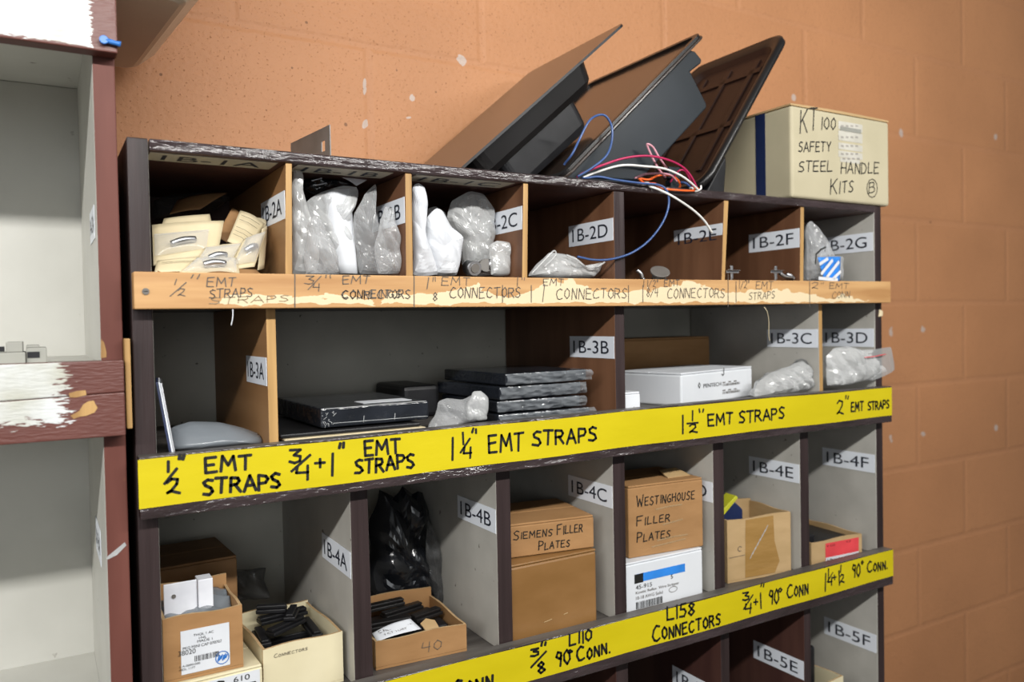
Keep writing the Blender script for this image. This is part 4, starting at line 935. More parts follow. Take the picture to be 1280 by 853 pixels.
def bag_part(parent, name, outline, Y, thick, mat, **k):
    return bag_mesh(outline, Y, thick, **k).build(name, M[mat], parent)
def sheet_mesh(c, bend=.004, amp=.0012, seed=0, nu=10, nv=8, waves=1.0, mi=0):
    """curved sheet through four 3D corners (a b along the bottom, d c along the top)"""
    a, b, cc, d = [Vector(p) for p in c]; nr = (b-a).cross(d-a).normalized(); off = Vector((seed*2.1, seed, 0)); mb = MB()
    def fn(s, t):
        p = (a*(1-s)+b*s)*(1-t)+(d*(1-s)+cc*s)*t
        return p+nr*(bend*math.sin(math.pi*s*waves)*(.4+.6*t)+noise.noise((p+off)*30)*amp)
    mb.grid(fn, nu, nv, mi); return mb
def sheet(name, label, corners, mat, cat, group=None, th=.0006, **k):
    o = sheet_mesh([at(*c) for c in corners], **k).build(name, M[mat], solid=th); return tag(o, label, cat, group)

# ---- compartment 1B-2A: cream card sleeves with small parts, darker bags behind
SL = 'cream card sleeves in compartment 1B-2A'
z = Z2
def sleeve(label, corners, blister=None, lines=None, mat='cream_paper', bend=.004, seed=0, th=.0008):
    cs = [at(*c) for c in corners]; t = thing('card_sleeve', label, 'card sleeve', (cs[0]+cs[1])/2, SL)
    mb = sheet_mesh(cs, bend, .0015, seed); mb.build('sleeve', M[mat], t, solid=th)
    a, b, c, d = cs; nr = (b-a).cross(d-a).normalized()
    if nr.y > 0: nr = -nr
    B = lambda s, q, l=.0: (a*(1-s)+b*s)*(1-q)+(d*(1-s)+c*s)*q+nr*(l)
    if blister:
        s0, s1, q0, q1, h = blister; mb = MB()
        def fn(s, q):
            S = s0+(s1-s0)*s; Q = q0+(q1-q0)*q; e = math.sin(math.pi*s)**.5*math.sin(math.pi*q)**.5 if 0 < s < 1 and 0 < q < 1 else 0
            return B(S, Q, bend+.0015+h*e+noise.noise(Vector((S*5+seed, Q*5, seed)))*.0016*e)
        mb.grid(fn, 14, 10); mb.build('film_window', M['film'], t)
        mb = MB(); p, q = B(s0+(s1-s0)*.3, q0+(q1-q0)*.42, bend+.003), B(s0+(s1-s0)*.75, q0+(q1-q0)*.52, bend+.003); mb.tube(spline([p, p*.5+q*.5+nr*.003, q], 6), .0034, 0, 10); mb.build('steel_strap', M['metal'], t)
    if lines:
        mb = MB()
        for q in lines: stroke(mb, [B(.12, q, bend*.9+.0022), B(.5, q, bend*1.3+.0024), B(.88, q, bend*.9+.0022)], -nr if False else nr, .0006, 0, .0004)
        mb.build('printed_lines', M['ink'], t)
    return t
sleeve('cream sleeve with a wide film window standing at the left of the 1B-2A pile', [(192, 332, .026), (272, 318, .034), (280, 276, .060), (190, 281, .056)], (.02, .80, .18, .72, .005), seed=1, bend=.0015)
sleeve('cream sleeve with printed lines standing tilted at the right of the pile', [(284, 302, .046), (308, 316, .038), (331, 280, .066), (300, 264, .076)], None, (.18, .30, .42, .66, .8), seed=2, bend=.0035)
sleeve('small torn brown-edged sleeve behind the printed cream sleeve', [(270, 296, .078), (284, 304, .074), (300, 266, .096), (290, 260, .098)], None, None, 'kraft', seed=3, bend=.001)
sleeve('folded cream sleeve leaning against the divider marked 1B-2A', [(322, 338, .024), (330, 336, .036), (334, 282, .066), (327, 286, .050)], None, None, seed=4, bend=.0015)
sleeve('grey film sleeve with a steel strap, lowest in the middle of the pile', [(236, 340, .014), (284, 341, .012), (304, 304, .036), (256, 310, .034)], (.06, .96, .06, .94, .006), seed=5, bend=.0015)
sleeve('cream sleeve with a bulging film window lying at the right front', [(286, 338, .010), (318, 334, .016), (333, 290, .044), (304, 300, .038)], (.10, .95, .10, .97, .009), seed=6, bend=.002)
sleeve('cream sleeve pointing left, lying flat at the lower left front', [(193, 341, .007), (236, 340, .006), (262, 322, .024), (196, 326, .020)], None, (.6,), seed=7, bend=.001)
sleeve('thin cream sleeve edge fanned behind the leaning one in 1B-2A', [(318, 322, .052), (328, 320, .060), (333, 276, .080), (322, 272, .078)], None, None, seed=9, bend=.001)
sleeve('grey film sleeve slid across the front centre of the 1B-2A pile', [(222, 343, .004), (300, 344, .003), (296, 322, .018), (246, 322, .018)], (.05, .95, .1, .9, .005), None, 'cream_paper', seed=10, bend=.001)
sleeve('brown-edged cream sleeve lying flat along the bottom front of the pile', [(198, 345, .002), (328, 345, .001), (320, 337, .012), (196, 337, .012)], None, None, 'kraft', seed=8, bend=.001)
sleeve('cream sleeve tucked steeply behind the windowed sleeve at the left', [(196, 300, .072), (268, 296, .080), (262, 268, .096), (205, 274, .092)], None, None, 'cream_paper', seed=12, bend=.001)
bag('plastic_bag', 'dark film bag lying deep at the back left of compartment 1B-2A', [(192, 275), (192, 250), (215, 243), (250, 240), (280, 240), (288, 248), (270, 262), (240, 275)], .235, .05, 'film_dark', 'plastic bags in the top row', seed=3, zmin=Z2+.001, amp=.006)
o = sheet('paper_sleeve', 'brown paper sleeve lying dim behind the cream sleeves in 1B-2A', [(212, 268, .12), (250, 262, .13), (285, 240, .16), (222, 250, .17)], 'kraft', 'card sleeve', SL, bend=.003)
mb = MB(); mb.box((.024, .110, Z2), (.138, .280, Z2+.018)); tag(mb.build('flat_packet', M['kraft'], bevel=.004), 'flat brown packet buried under the sleeves at the back of 1B-2A', 'packet')

# ---- compartment 1B-2B: clear bags
PB = 'plastic bags in the top row'
k = dict(zmin=Z2+.001, freq=42)
bag('plastic_bag', 'tall narrow milky bag hugging the divider 1B-2A on its right side', [(366, 342), (366, 214), (372, 211), (378, 216), (379, 234), (386, 262), (396, 300), (398, 342)], .030, .020, 'film_milky', PB, seed=11, amp=.004, **k)
bag('plastic_bag', 'crumpled clear bag low in front of the tall milky one', [(382, 343), (383, 280), (392, 268), (405, 282), (418, 310), (425, 343)], .016, .024, 'film', PB, seed=12, amp=.006, **k)
t = thing('plastic_bag', 'wide clear bag holding folded white paper in compartment 1B-2B', 'plastic bag', (.21, .05, Z2), PB)
bag_part(t, 'film', [(384, 300), (384, 252), (402, 240), (430, 232), (446, 234), (448, 244), (438, 266), (437, 285), (445, 310), (449, 342), (420, 343), (405, 330)], .058, .026, 'film_milky', seed=13, amp=.005, **k)
mb = sheet_mesh([at(424, 342, .046), at(447, 342, .040), at(438, 234, .05), at(402, 243, .056)], .006, .003, 5, waves=1.4)
a, b_, c_4, d_ = at(424, 342, .0455), at(447, 342, .0395), at(438, 234, .0495), at(402, 243, .0555)
mb.build('paper_insert', M['paper'], t, solid=.0006)
t = thing('plastic_bag', 'black printed film bag with a white folded mouth at the top of 1B-2B', 'plastic bag', (.21, .12, Z2), PB)
bag_part(t, 'film', [(380, 236), (378, 216), (400, 209), (428, 209), (444, 224), (440, 232), (415, 234), (395, 244)], .085, .018, 'black_film', seed=14, amp=.004, freq=42)
mb = sheet_mesh([at(420, 219, .060), at(446, 232, .062), at(464, 222, .064), at(426, 213, .068)], .004, .002, 3); mb.build('folded_mouth', M['paper'], t, solid=.0008)
mb = MB()
for (u0, v0, u1, v1) in ((390, 226, 402, 223), (408, 222, 424, 221), (394, 232, 408, 229)): stroke(mb, [at(u0, v0, .072), at(u1, v1, .072)], Vector((0, -1, 0)), .0012, 0)
mb.build('white_print', M['paper'], t)
mb = MB(); mb.box((.178, .10, Z2), (.285, .20, Z2+.055)); tag(mb.build('parts_packet', M['film_grey'], bevel=.012), 'grey wrapped packet standing behind the bags in 1B-2B', 'packet')
t = thing('plastic_bag', 'clear pointed bag leaning right in compartment 1B-2B', 'plastic bag', (.26, .03, Z2), PB)
bag_part(t, 'film', [(450, 342), (441, 300), (442, 268), (456, 244), (470, 229), (466, 250), (470, 275), (482, 306), (489, 342)], .045, .024, 'film', seed=15, amp=.005, **k)
mb = MB(); a = at(460, 341, .04)
for q, (dx, dz) in enumerate(((-.006, .008), (.004, .007), (.010, .009))): mb.cyl((a.x+dx, .030, Z2+dz), (0, 1, .1), .006, .020, 0, 12)
mb.build('fitting', M['dull_metal'], t)
t = thing('plastic_bag', 'clear bag of small dark fittings beside the divider 1B-2B', 'plastic bag', (.28, .03, Z2), PB)
bag_part(t, 'film', [(474, 342), (470, 310), (474, 276), (482, 258), (493, 262), (500, 300), (503, 330), (502, 342)], .020, .022, 'film', seed=16, amp=.005, **k)
mb = MB(); a = at(488, 341, .016)
for q, (dx, dz) in enumerate(((-.008, .008), (.003, .009), (.009, .008))): mb.cyl((a.x+dx-.004, .012, Z2+dz), (.05, 1, .1), .0050, .016, 0, 12)
mb.build('fitting', M['dull_metal'], t)

# ---- compartment 1B-2C
bag('plastic_bag', 'white paper-lined bag standing right of the divider 1B-2B', [(517, 343), (516, 236), (522, 229), (530, 234), (533, 262), (531, 292), (538, 318), (547, 343)], .026, .020, 'paper', PB, seed=21, amp=.004, **k)
bag('plastic_bag', 'bright white crumpled bag slumped in compartment 1B-2C', [(546, 344), (532, 310), (534, 272), (545, 260), (554, 264), (566, 284), (579, 296), (576, 320), (572, 344)], .034, .024, 'paper', PB, seed=22, amp=.005, **k)
bag('plastic_bag', 'crinkled film bag folded behind the white crumpled bag in 1B-2C', [(538, 300), (536, 262), (545, 258), (556, 264), (566, 290), (560, 310)], .10, .024, 'film_milky', PB, seed=29, amp=.005, **k)
t = thing('plastic_bag', 'tall clear bag with a steel fitting, middle of compartment 1B-2C', 'plastic bag', (.41, .06, Z2), PB)
bag_part(t, 'film', [(584, 344), (576, 300), (558, 274), (566, 252), (588, 239), (606, 243), (618, 262), (620, 290), (612, 320), (614, 344)], .070, .034, 'film_milky', seed=23, amp=.005, **k)
mb = MB(); a = at(592, 336, .04); mb.cyl((a.x, .036, a.z), (0, 1, .15), .0095, .018, 0, 18); mb.cyl((a.x, .0345, a.z), (0, 1, .15), .006, .002, 1, 14); b = at(605, 332, .04); mb.cyl((b.x, .034, b.z), (.3, 1, 0), .0085, .02, 1, 14)
mb.cyl((b.x+.006, .034, b.z-.006), (0, 0, 1), .003, .014, 0, 10); mb.build('fitting', [M['metal'], M['dull_metal']], t)
bag('plastic_bag', 'short clear bag upright near the divider 1B-2C', [(618, 300), (615, 258), (624, 246), (632, 250), (640, 270), (640, 300), (636, 340), (622, 343)], .080, .018, 'film', PB, seed=24, amp=.004, **k)
bag('plastic_bag', 'small pale bag low against the divider 1B-2C', [(614, 344), (612, 308), (622, 301), (644, 305), (642, 325), (636, 344)], .030, .018, 'film_milky', PB, seed=25, amp=.004, **k)

# ---- 1B-2D: one clear bag
t = thing('plastic_bag', 'clear zip bag lying open in compartment 1B-2D under the blue wire end', 'plastic bag', at(710, 346, .04), PB)
bag_part(t, 'film', [(661, 345), (672, 330), (688, 316), (700, 317), (716, 320), (732, 332), (748, 335), (757, 328), (752, 338), (742, 347), (700, 348)], .030, .030, 'film_milky', seed=26, amp=.004, **k)
mb = MB(); mb.tube(spline([at(664, 343, .012), at(678, 328, .010), at(692, 314, .012), at(694, 320, .012), at(680, 334, .014)], 8), .0012, 0, 6); mb.tube(spline([at(708, 319, .016), at(722, 326, .014), at(738, 337, .014), at(756, 328, .018)], 8), .0014, 0, 6)
mb.build('rolled_edge', M['film_milky'], t)
# ---- 1B-2E: knock-out plug and an offcut
p = at(826, 341, .020)
t = thing('knockout_plug', 'round grey steel plug leaning in compartment 1B-2E', 'plug', (p.x, .02, Z2))
ax = Vector((-.25, -.55, .8)).normalized(); mb = MB(); mb.cyl((p.x, .022, p.z), ax, .0145, .003, 0, 28); mb.build('disc', M['dull_metal'], t, bevel=.0008)
mb = MB(); mb.cyl(Vector((p.x, .022, p.z))-ax*.0122, ax, .0105, .012, 0, 24); mb.build('collar', M['dull_metal'], t)
mb = MB(); mb.tube(spline([at(803, 348, .012), at(801, 342, .012), at(796, 338, .014)], 6), [.0028]*13, 0, 8); mb.tube(spline([at(803, 348, .012), at(806, 352, .012), at(808, 356, .013)], 6), .0028, 0, 8)
tag(mb.build('bent_clip', M['metal']), 'small bent steel clip in compartment 1B-2E left of the plug', 'clip')
# ---- 1B-2F: two cross shaped steel hangers and a grey bar
mb = MB(); mb.box((.845, .012, Z2), (.965, .034, Z2+.022)); tag(mb.build('steel_bar', M['dull_metal'], bevel=.001), 'dull grey steel channel lying across compartment 1B-2F', 'bar')
def hanger(u, v, label):
    p = at(u, v, .006); t = thing('strut_clip', label, 'clip', (p.x, .006, Z2), 'steel clips in 1B-2F')
    mb = MB(); mb.box((p.x-.0022, .0001, -.0225), (p.x+.0022, .0011, p.z+.010)); mb.box((p.x-.0022, -.0011, .0035), (p.x+.0022, .0000, p.z+.010)); mb.build('shank', M['metal'], t, bevel=.001)
    mb = MB(); mb.box((p.x-.013, -.0022, p.z-.0012), (p.x+.013, -.0012, p.z+.0026)); mb.box((p.x-.013, -.0062, p.z+.0027), (p.x+.013, -.0012, p.z+.0034)); mb.build('cross_bar', M['metal'], t, bevel=.0006)
hanger(911, 341, 'steel cross-shaped clip standing at the left of compartment 1B-2F'); hanger(966, 341, 'steel cross-shaped clip near the middle of compartment 1B-2F')
mb = MB(); mb.tube(spline([at(975, 342, .008), at(982, 346, .006), at(990, 347, .006)], 6), .003, 0, 8); tag(mb.build('steel_hook', M['metal']), 'short bent steel hook right of the middle clip in 1B-2F', 'hook')
mb = MB(); mb.tube(spline([at(983, 343, .014), at(988, 345, .011), at(992, 349, .010)], 6), .0036, 0, 8); tag(mb.build('steel_hook', M['metal']), 'steel hook end touching the divider 1B-2F', 'hook')
# ---- 1B-2G: clear bag with blue print
t = thing('plastic_bag', 'clear bag with blue printed label in compartment 1B-2G', 'plastic bag', at(1030, 350, .03), PB)
bag_part(t, 'film', [(1009, 350), (1008, 282), (1014, 276), (1024, 286), (1034, 302), (1040, 320), (1052, 322), (1051, 352), (1030, 352)], .035, .030, 'film', seed=27, amp=.003, **k)
mb = sheet_mesh([at(1030, 351, .013), at(1050, 352, .013), at(1051, 321, .016), at(1022, 322, .016)], .003, .002, 4); mb.build('printed_label', M['sky'], t, solid=.0006)
mb = MB()
for (a, b) in (((1024, 348), (1046, 350)), ((1027, 342), (1040, 326)), ((1034, 346), (1048, 328)), ((1042, 348), (1050, 340)), ((1025, 330), (1034, 324))): stroke(mb, [at(*a, .0085), at(*b, .0085)], Vector((0, -1, 0)), .0055, 0)
mb.build('white_print', M['paper'], t)
mb = MB(); stroke(mb, [at(1019, 330, .010), at(1020, 318, .010), at(1026, 312, .010), at(1032, 309, .010)], Vector((0, -1, 0)), .003, 0); mb.build('black_print', M['ink'], t)

# ---------------------------------------------------------------- row 3
k3 = dict(zmin=Z3+.001)
# 1B-3A
pb = at(217, 562, .012); pt = at(193, 478, .030)
t = thing('cover_plate', 'thin pale blue plate leaning on the left side of compartment 1B-3A', 'plate', (pb.x, .012, Z3))
X_ = Vector((.010, .085, 0)); B0 = Vector((pb.x-.004, .010, Z3+.0005)); U_ = Vector((max(pt.x, .0212)-(pb.x-.004), .010, pt.z-Z3))
mb = MB(); mb.obox(B0, X_, Vector((.0022, 0, 0)), U_); mb.build('panel', M['navy'], t, bevel=.0004)
mb = MB(); mb.obox(B0+Vector((.0024, -.0008, 0)), X_*.995, Vector((.0014, 0, 0)), U_); mb.build('facing', M['label'], t, bevel=.0003)
mb = MB(); mb.obox(B0+Vector((.0040, -.0004, 0)), X_*.99, Vector((.0018, 0, 0)), U_*.985); mb.build('backing', M['metal'], t, bevel=.0003)
bag('poly_bag', 'grey poly bag of parts lying flat in compartment 1B-3A', [(212, 560), (214, 535), (240, 527), (275, 528), (306, 535), (330, 545), (331, 552), (318, 558), (270, 564)], .050, .060, 'film_grey', 'plastic bags in the third row', seed=31, amp=.005, freq=24, ymin=.006, smooth=True, **k3)
# 1B-3B: flat sheets, black boxed tray, crumpled film, stack of wrapped panels
zf = Z3+.0003; SH = 'flat plates under the black package'
def flat(name, label, x0, y0, x1, y1, z0, h, mat, cat, group=None, ang=0, bev=.0015):
    f = frame((x0, y0, z0), ang); mb = MB(); lbox(mb, f, 0, x1-x0, 0, y1-y0, 0, h); return tag(mb.build(name, M[mat], bevel=bev), label, cat, group)
flat('flat_plate', 'lowest dark plate under the black package in compartment 1B-3B', .148, .010, .330, .225, zf, .0042, 'black', 'plate', SH, 1)
flat('flat_plate', 'pale cream plate second from the bottom under the black package', .152, .014, .325, .225, zf+.0045, .0022, 'cream_paper', 'plate', SH, .3)
flat('flat_plate', 'dark plate directly under the black package, sticking out left', .149, .020, .321, .230, zf+.0070, .0046, 'black', 'plate', SH, .8)
zb = zf+.0135
t = thing('wrapped_box', 'flat black shrink-wrapped box with a white label, left in compartment 1B-3B', 'box', (.27, .12, zb))
f = frame((.1985, .030, zb), 1.2)
mb = MB(); lbox(mb, f, 0, .139, 0, .185, 0, .0235); b = mb.build('box', M['shrink'], t, bevel=.0025)
mb = MB(); lbox(mb, f, .060, .125, .020, .050, .0236, .0240); mb.build('paper_label', M['paper'], t)
mb = MB()   # sealed, crimped film along the front edges
for (x0, z0, x1, z1, r) in ((.004, .0225, .135, .0232, .0005), (.016, .005, .137, .0042, .0004)):
    mb.tube(spline([f(x0+(x1-x0)*i/8, -.0004+.0003*math.sin(i*2.3), z0+(z1-z0)*i/8+.0006*math.sin(i*3.1)) for i in range(9)], 4), r, 0, 6)
for x in (.052, .092): mb.tube([f(x, -.0003, .003), f(x+.001, -.0005, .011)], .0004, 0, 6)
rnd = random.Random(4)
for i in range(16): a = f(.002+rnd.random()*.014, -.0005, .002+rnd.random()*.02); mb.tube([a, a+f.X*rnd.uniform(-.004, .005)+f.Z*rnd.uniform(-.005, .005)], .00035, 0, 5)
mb.build('film_seam', M['film_milky'], t)
bag('plastic_film', 'crumpled clear film bunched between the black package and the wrapped stack', [(536, 540), (540, 527), (544, 518), (546, 503), (560, 498), (580, 500), (590, 494), (602, 490), (608, 500), (606, 524), (570, 532)], .016, .030, 'film', 'plastic bags in the third row', cat='plastic film', seed=33, amp=.006, ymin=.001, **k3)
bag('plastic_film', 'twisted knot of clear film beside the wrapped stack', [(588, 526), (584, 505), (592, 490), (602, 489), (610, 498), (609, 525)], .010, .020, 'film_milky', 'plastic bags in the third row', cat='plastic film', seed=34, amp=.006, ymin=-.001, **k3)
zs_ = zf; ST = 'wrapped panels stacked in 1B-3B'
for i, (x0, x1, y0, h, ang, lb) in enumerate(((.425, .574, .012, .0150, 2, 'bottom black wrapped panel of the stack in compartment 1B-3B'), (.428, .560, .020, .0160, 0, 'second black wrapped panel from the bottom of the stack'), (.430, .566, .016, .0180, 4, 'third black wrapped panel in the stack, in loose film'), (.438, .572, .014, .0165, 3, 'top black wrapped panel of the stack'))):
    f = frame((x0, y0, zs_), ang); t = thing('wrapped_plate', lb, 'panel', f((x1-x0)/2, .09, 0), ST)
    mb = MB(); lbox(mb, f, 0, x1-x0, 0, .165, 0, h-.0008); mb.build('panel', M['shrink'], t, bevel=.002)
    mb = MB(); n_ = 26
    def fn(s, q, f=f, w_=x1-x0, h=h, i=i):
        x = -.003+(w_+.008)*s; zz = h*(.08+.84*q)
        return f(x, -.0030-.0030*math.sin(math.pi*q)**.6-.0070*(noise.voronoi(Vector((x*70, q*2.6+i*5, i*3.3)))[0][0]-.3), zz)
    mb.grid(fn, 40, 10, 0, False); mb.build('film_wrap', M['wrap'], t)
    zs_ += h+.0006
mb = MB(); mb.box((.362, .170, zf), (.418, .285, zf+.045)); tag(mb.build('dark_case', M['black'], bevel=.006), 'dark case at the back of 1B-3B, behind the crumpled film', 'case')
# 1B-3C: carton with a black logo, small box, brown box behind, bags
TL = at(851.5, 471, .035); TR = at(940, 454, .085); ex = (TR-TL); ex.normalize()
angc = math.degrees(math.atan2(TR.y-TL.y, TR.x-TL.x)); wC = Vector((TR.x-TL.x, TR.y-TL.y, 0)).length
hC3 = (TL.z+TR.z)/2-Z3-.0004
O3 = (TL.x, TL.y, Z3+.0004)
t, f = carton('carton', 'white carton with a small black diamond logo in compartment 1B-3C', O3, angc, wC, .120, hC3, 'card_white', None, seam=True)
mb = MB()
def up3(u, v): # point on the front face
    d = ray(u, v); n_ = -f.Y; return CAM+d*((f.O-CAM).dot(n_)/d.dot(n_))-f.Y*.0003
a = up3(874, 482); q = .0052
mb.add([a+f.Z*q, a-f.X*q*.8, a-f.Z*q, a+f.X*q*.8], [[0, 1, 2, 3]], 0); mb.add([a+f.Z*q*.45-f.Y*.0002, a-f.X*q*.36-f.Y*.0002, a-f.Z*q*.45-f.Y*.0002, a+f.X*q*.36-f.Y*.0002], [[0, 1, 2, 3]], 1)
b = up3(879, 485); e = up3(901, 482); typed(mb, 'PENTECH', b, f.X*(e-b).length, f.Z*.006, 0)
for v0, k_ in ((478, 3), (488, 3)):
    for j in range(k_):
        b = up3(903+j*7, v0-.9*j+1); quad(mb, b, f.X*.0085, f.Z*.0016, 2, .0003)
    b = up3(903, v0+5); e = up3(925, v0+2); bars(mb, b, f.X*(e-b).length, f.Z*.004, 16, 2, 4)
b = up3(902, 470); scribe(mb, 'J', b, f.X*.006, f.Z*.012, .0018, 0, 2)
mb.build('print', [M['ink'], M['card_white'], M['pencil']], t)
a = at(800, 490, .006); mb_ = None
t, f2 = carton('small_box', 'small white box with fine print beside the centre partition in 1B-3C', (.6262, .006, Z3+.0004), 0, a.x-.6262, .060, a.z-Z3, 'card_white', bev=.001)
mb = MB(); typed(mb, 'lotex 5', f2(.003, -.0002, .005), f2.X*.014, f2.Z*.005, 0); mb.build('print', M['pencil'], t)
a = at(884, 418, .225)
t, _f = carton('carton', 'brown cardboard box standing at the back of compartment 1B-3C', (.645, .216, Z3+.0004), .5, max(.205, a.x-.645), .082, a.z-Z3-.004, 'card', bev=.002)
bag('plastic_bag', 'bunched clear bag beside the white carton in compartment 1B-3C', [(944, 496), (946, 480), (960, 468), (985, 458), (1010, 449), (1028, 447), (1031, 462), (1028, 480), (1005, 490)], .035, .050, 'film_milky', 'plastic bags in the third row', seed=41, amp=.009, ymin=-.004, ymax=.28, freq=46, **k3)
t = thing('zip_bag', 'clear zip bag with a red seal line sticking out of compartment 1B-3D', 'plastic bag', at(1070, 480, .0), 'plastic bags in the third row')
bag_part(t, 'film', [(1034, 482), (1032, 450), (1042, 436), (1060, 433), (1078, 438), (1106, 434), (1110, 463), (1090, 473), (1060, 482)], .008, .034, 'film_milky', seed=42, amp=.006, ymin=-.03, spill=True, **k3)
mb = MB(); mb.tube(spline([at(1081, 447, -.010), at(1092, 446, -.011), at(1107, 443, -.010)], 6), .0009, 0, 6); mb.build('seal_line', M['red'], t)
mb = MB(); mb.tube(spline([at(955, 384, -.0205), at(959, 390, -.022), at(961, 402, -.018), at(961, 418, -.012), at(962, 426, -.010)], 8), .0006, 0, 6); tag(mb.build('string', M['cream_paper']), 'thin pale string hanging under the bare strip above label 1B-3C', 'string')
mb = MB(); mb.tube(spline([at(291, 387, -.0206), at(291, 396, -.0215), at(289, 407, -.021)], 6), .0006, 0, 6); tag(mb.build('string', M['paper']), 'short white thread hanging under the bare strip above label 1B-3A', 'string')

# ---------------------------------------------------------------- row 4
# 1B-4A
zf = Z4+.0004
t, f = carton('carton', 'low cream box with bold black marker on a white label, bottom left of 1B-4A', (.030, .008, zf), 2, .091, .110, .0465, 'card_cream', bev=.0015)
sticker(t, f, .012, .088, .010, .0420, 'paper', extra=lambda mb, g: (typed(mb, '610', g(.060, .0340), f.X*.017, f.Z*.006, 1), typed(mb, '106', g(.022, .0310), f.X*.018, f.Z*.006, 1), scribe(mb, 'S', g(.040, .0305), f.X*.009, f.Z*.008, .0028, 1, 2), scribe(mb, 'TER', g(.052, .0190), f.X*.032, f.Z*.010, .0032, 1, 5)), mats=('ink',), label='white label with bold marker')
za = zf+.0470
t, f, fr = open_box('carton', 'brown carton with a white shipping label, holding a bright bracket, in 1B-4A', (.0218, .014, za), .2, .080, .085, at(299, 755, .02).z-za, 'card', backh=at(299, 755, .02).z-za+.012)
hh = at(299, 755, .02).z-za
def lab1(mb, g):
    for (s_, x, z_, w_, h_) in (('THQL 1 AC', .024, .044, .024, .0028), ('1NL', .030, .0405, .009, .0024), ('MADE 1', .028, .037, .018, .0026), ('PKG MINI CAP 070707', .012, .0322, .046, .003), ('38020', .007, .0265, .020, .0052), ('L A-0000-000', .008, .014, .024, .0022), ('MDL 1177', .008, .0105, .018, .0022)):
        typed(mb, s_, g(.008+x*.9, z_), f.X*w_*.85, f.Z*h_, 1)
    bars(mb, g(.030, .0175), f.X*.025, f.Z*.006, 18, 1, 3)
    c = g(.058, .0155)
    R_ = [c+f.X*.0068*math.cos(a*.4)+f.Z*.0068*math.sin(a*.4) for a in range(17)]
    stroke(mb, R_, -f.Y, .0009, 2)
    for j in range(6): stroke(mb, [c+f.X*(-.0045+.0016*j)+f.Z*(-.003+.001*(j % 3)), c+f.X*(-.003+.0016*j)+f.Z*(.003-.001*(j % 2))], -f.Y, .0014, 2)
sticker(t, f, .017, .066, .006, .052, 'paper', extra=lab1, mats=('ink', 'blue'), name='shipping_label', label='white shipping label')
# bracket and bubble wrap inside
tb = thing('steel_bracket', 'bright steel bracket poking out of the brown carton in 1B-4A', 'bracket', f(.03, .045, .06))
mb = MB(); lbox(mb, f, .006, .040, .034, .036, hh-.012, hh+.026); mb.build('plate', M['bright'], tb, bevel=.0008)
mb = MB(); lbox(mb, f, .0405, .056, .030, .050, hh-.008, hh+.026); mb.build('upright', M['bright'], tb, bevel=.0008)
p = f(.016, .0335, hh+.012); mb = MB(); mb.cyl(p, f.Y*-1, .0022, .0008, 0, 12); mb.build('rivet', M['dull_metal'], tb)
mb = MB()
mb.grid(lambda s, q: f(.004+.072*s, .006+.07*q, hh-.010+.010*noise.noise(Vector((s*4, q*4, 3)))+.006*math.sin(math.pi*s)+(.006 if q > .5 else 0)), 22, 18)
tag(mb.build('bubble_wrap', M['film_grey'], solid=.0008), 'crumpled grey film packing in the brown carton under the bracket', 'packing film')
t, _f = carton('box', 'dark brown box at the back of 1B-4A behind the shipping carton', (.027, .155, zf), 3, .100, .11, .130, 'kraft', bev=.002)
bag('plastic_bag', 'clear bag standing dim behind the black parts in 1B-4A', [(285, 752), (280, 722), (285, 712), (310, 712), (333, 710), (332, 725), (336, 748)], .230, .03, 'film_dark', seed=51, amp=.006, zmin=zf)
hO = at(427, 790, .02).z-zf
t, f, fr = open_box('box', 'cream open box filled with black plastic parts in compartment 1B-4A', (.1235, .018, zf), 2.5, .0925, .125, hO, 'card_cream', backh=hO+.002)
writing(t, f, [('Connectors', .012, .050, hO-.012, hO-.008, .0005)], 'pencil')
rnd = random.Random(9); BP = 'black plastic strips in the cream open box'
def bar_thing(name, label, f, x, y, z_, lx, ly, lz, az, tilt, mat='black', group=None):
    c = f(x, y, z_); R_ = Matrix.Rotation(math.radians(az), 3, 'Z') @ Matrix.Rotation(math.radians(tilt), 3, 'Y')
    ex_, ey_, ez_ = R_ @ Vector((1, 0, 0)), R_ @ Vector((0, 1, 0)), R_ @ Vector((0, 0, 1))
    mb = MB(); mb.obox(c-ex_*lx/2-ey_*ly/2, ex_*lx, ey_*ly, ez_*lz*.55); mb.obox(c-ex_*lx/2-ey_*ly*.3+ez_*(lz*.55+.0002), ex_*lx, ey_*ly*.6, ez_*lz*.45)
    return tag(mb.build(name, M[mat], bevel=.001), label, 'plastic part', group)
for i, (x, y, z_, lx, ly, lz, az, ti, lb) in enumerate(((.046, .020, hO-.016, .058, .016, .008, 4, 0, 'long ribbed black strip lying along the front of the cream box'), (.077, .064, hO-.016, .056, .014, .008, 88, 0, 'black strip lying along the right side of the cream box'), (.045, .062, hO-.006, .052, .016, .008, 30, 0, 'black strip crossing the middle of the heap in the cream box'), (.018, .070, hO-.016, .050, .015, .008, 86, 0, 'black strip at the left of the heap in the cream box'),
        (.052, .098, hO-.006, .060, .018, .008, 8, 0, 'black strip raised at the back of the heap'), (.056, .074, hO+.0035, .036, .014, .008, 66, 0, 'short black strip on top of the heap in the cream box'), (.040, .102, hO+.0035, .036, .014, .009, -24, 0, 'black strip on top at the back left of the heap'))):
    bar_thing('plastic_strip', lb, f, x, y, z_, lx, ly, lz, az, ti, group=BP)
for i, (y, zq) in enumerate(((.038, hO-.034), (.088, hO-.034))):
    bar_thing('plastic_strip', ('black strip buried at the front', 'black strip buried at the back')[i]+' of the cream box, under the heap', f, .046, y, zq, .070, .04, .014, 0, 0, group=BP)

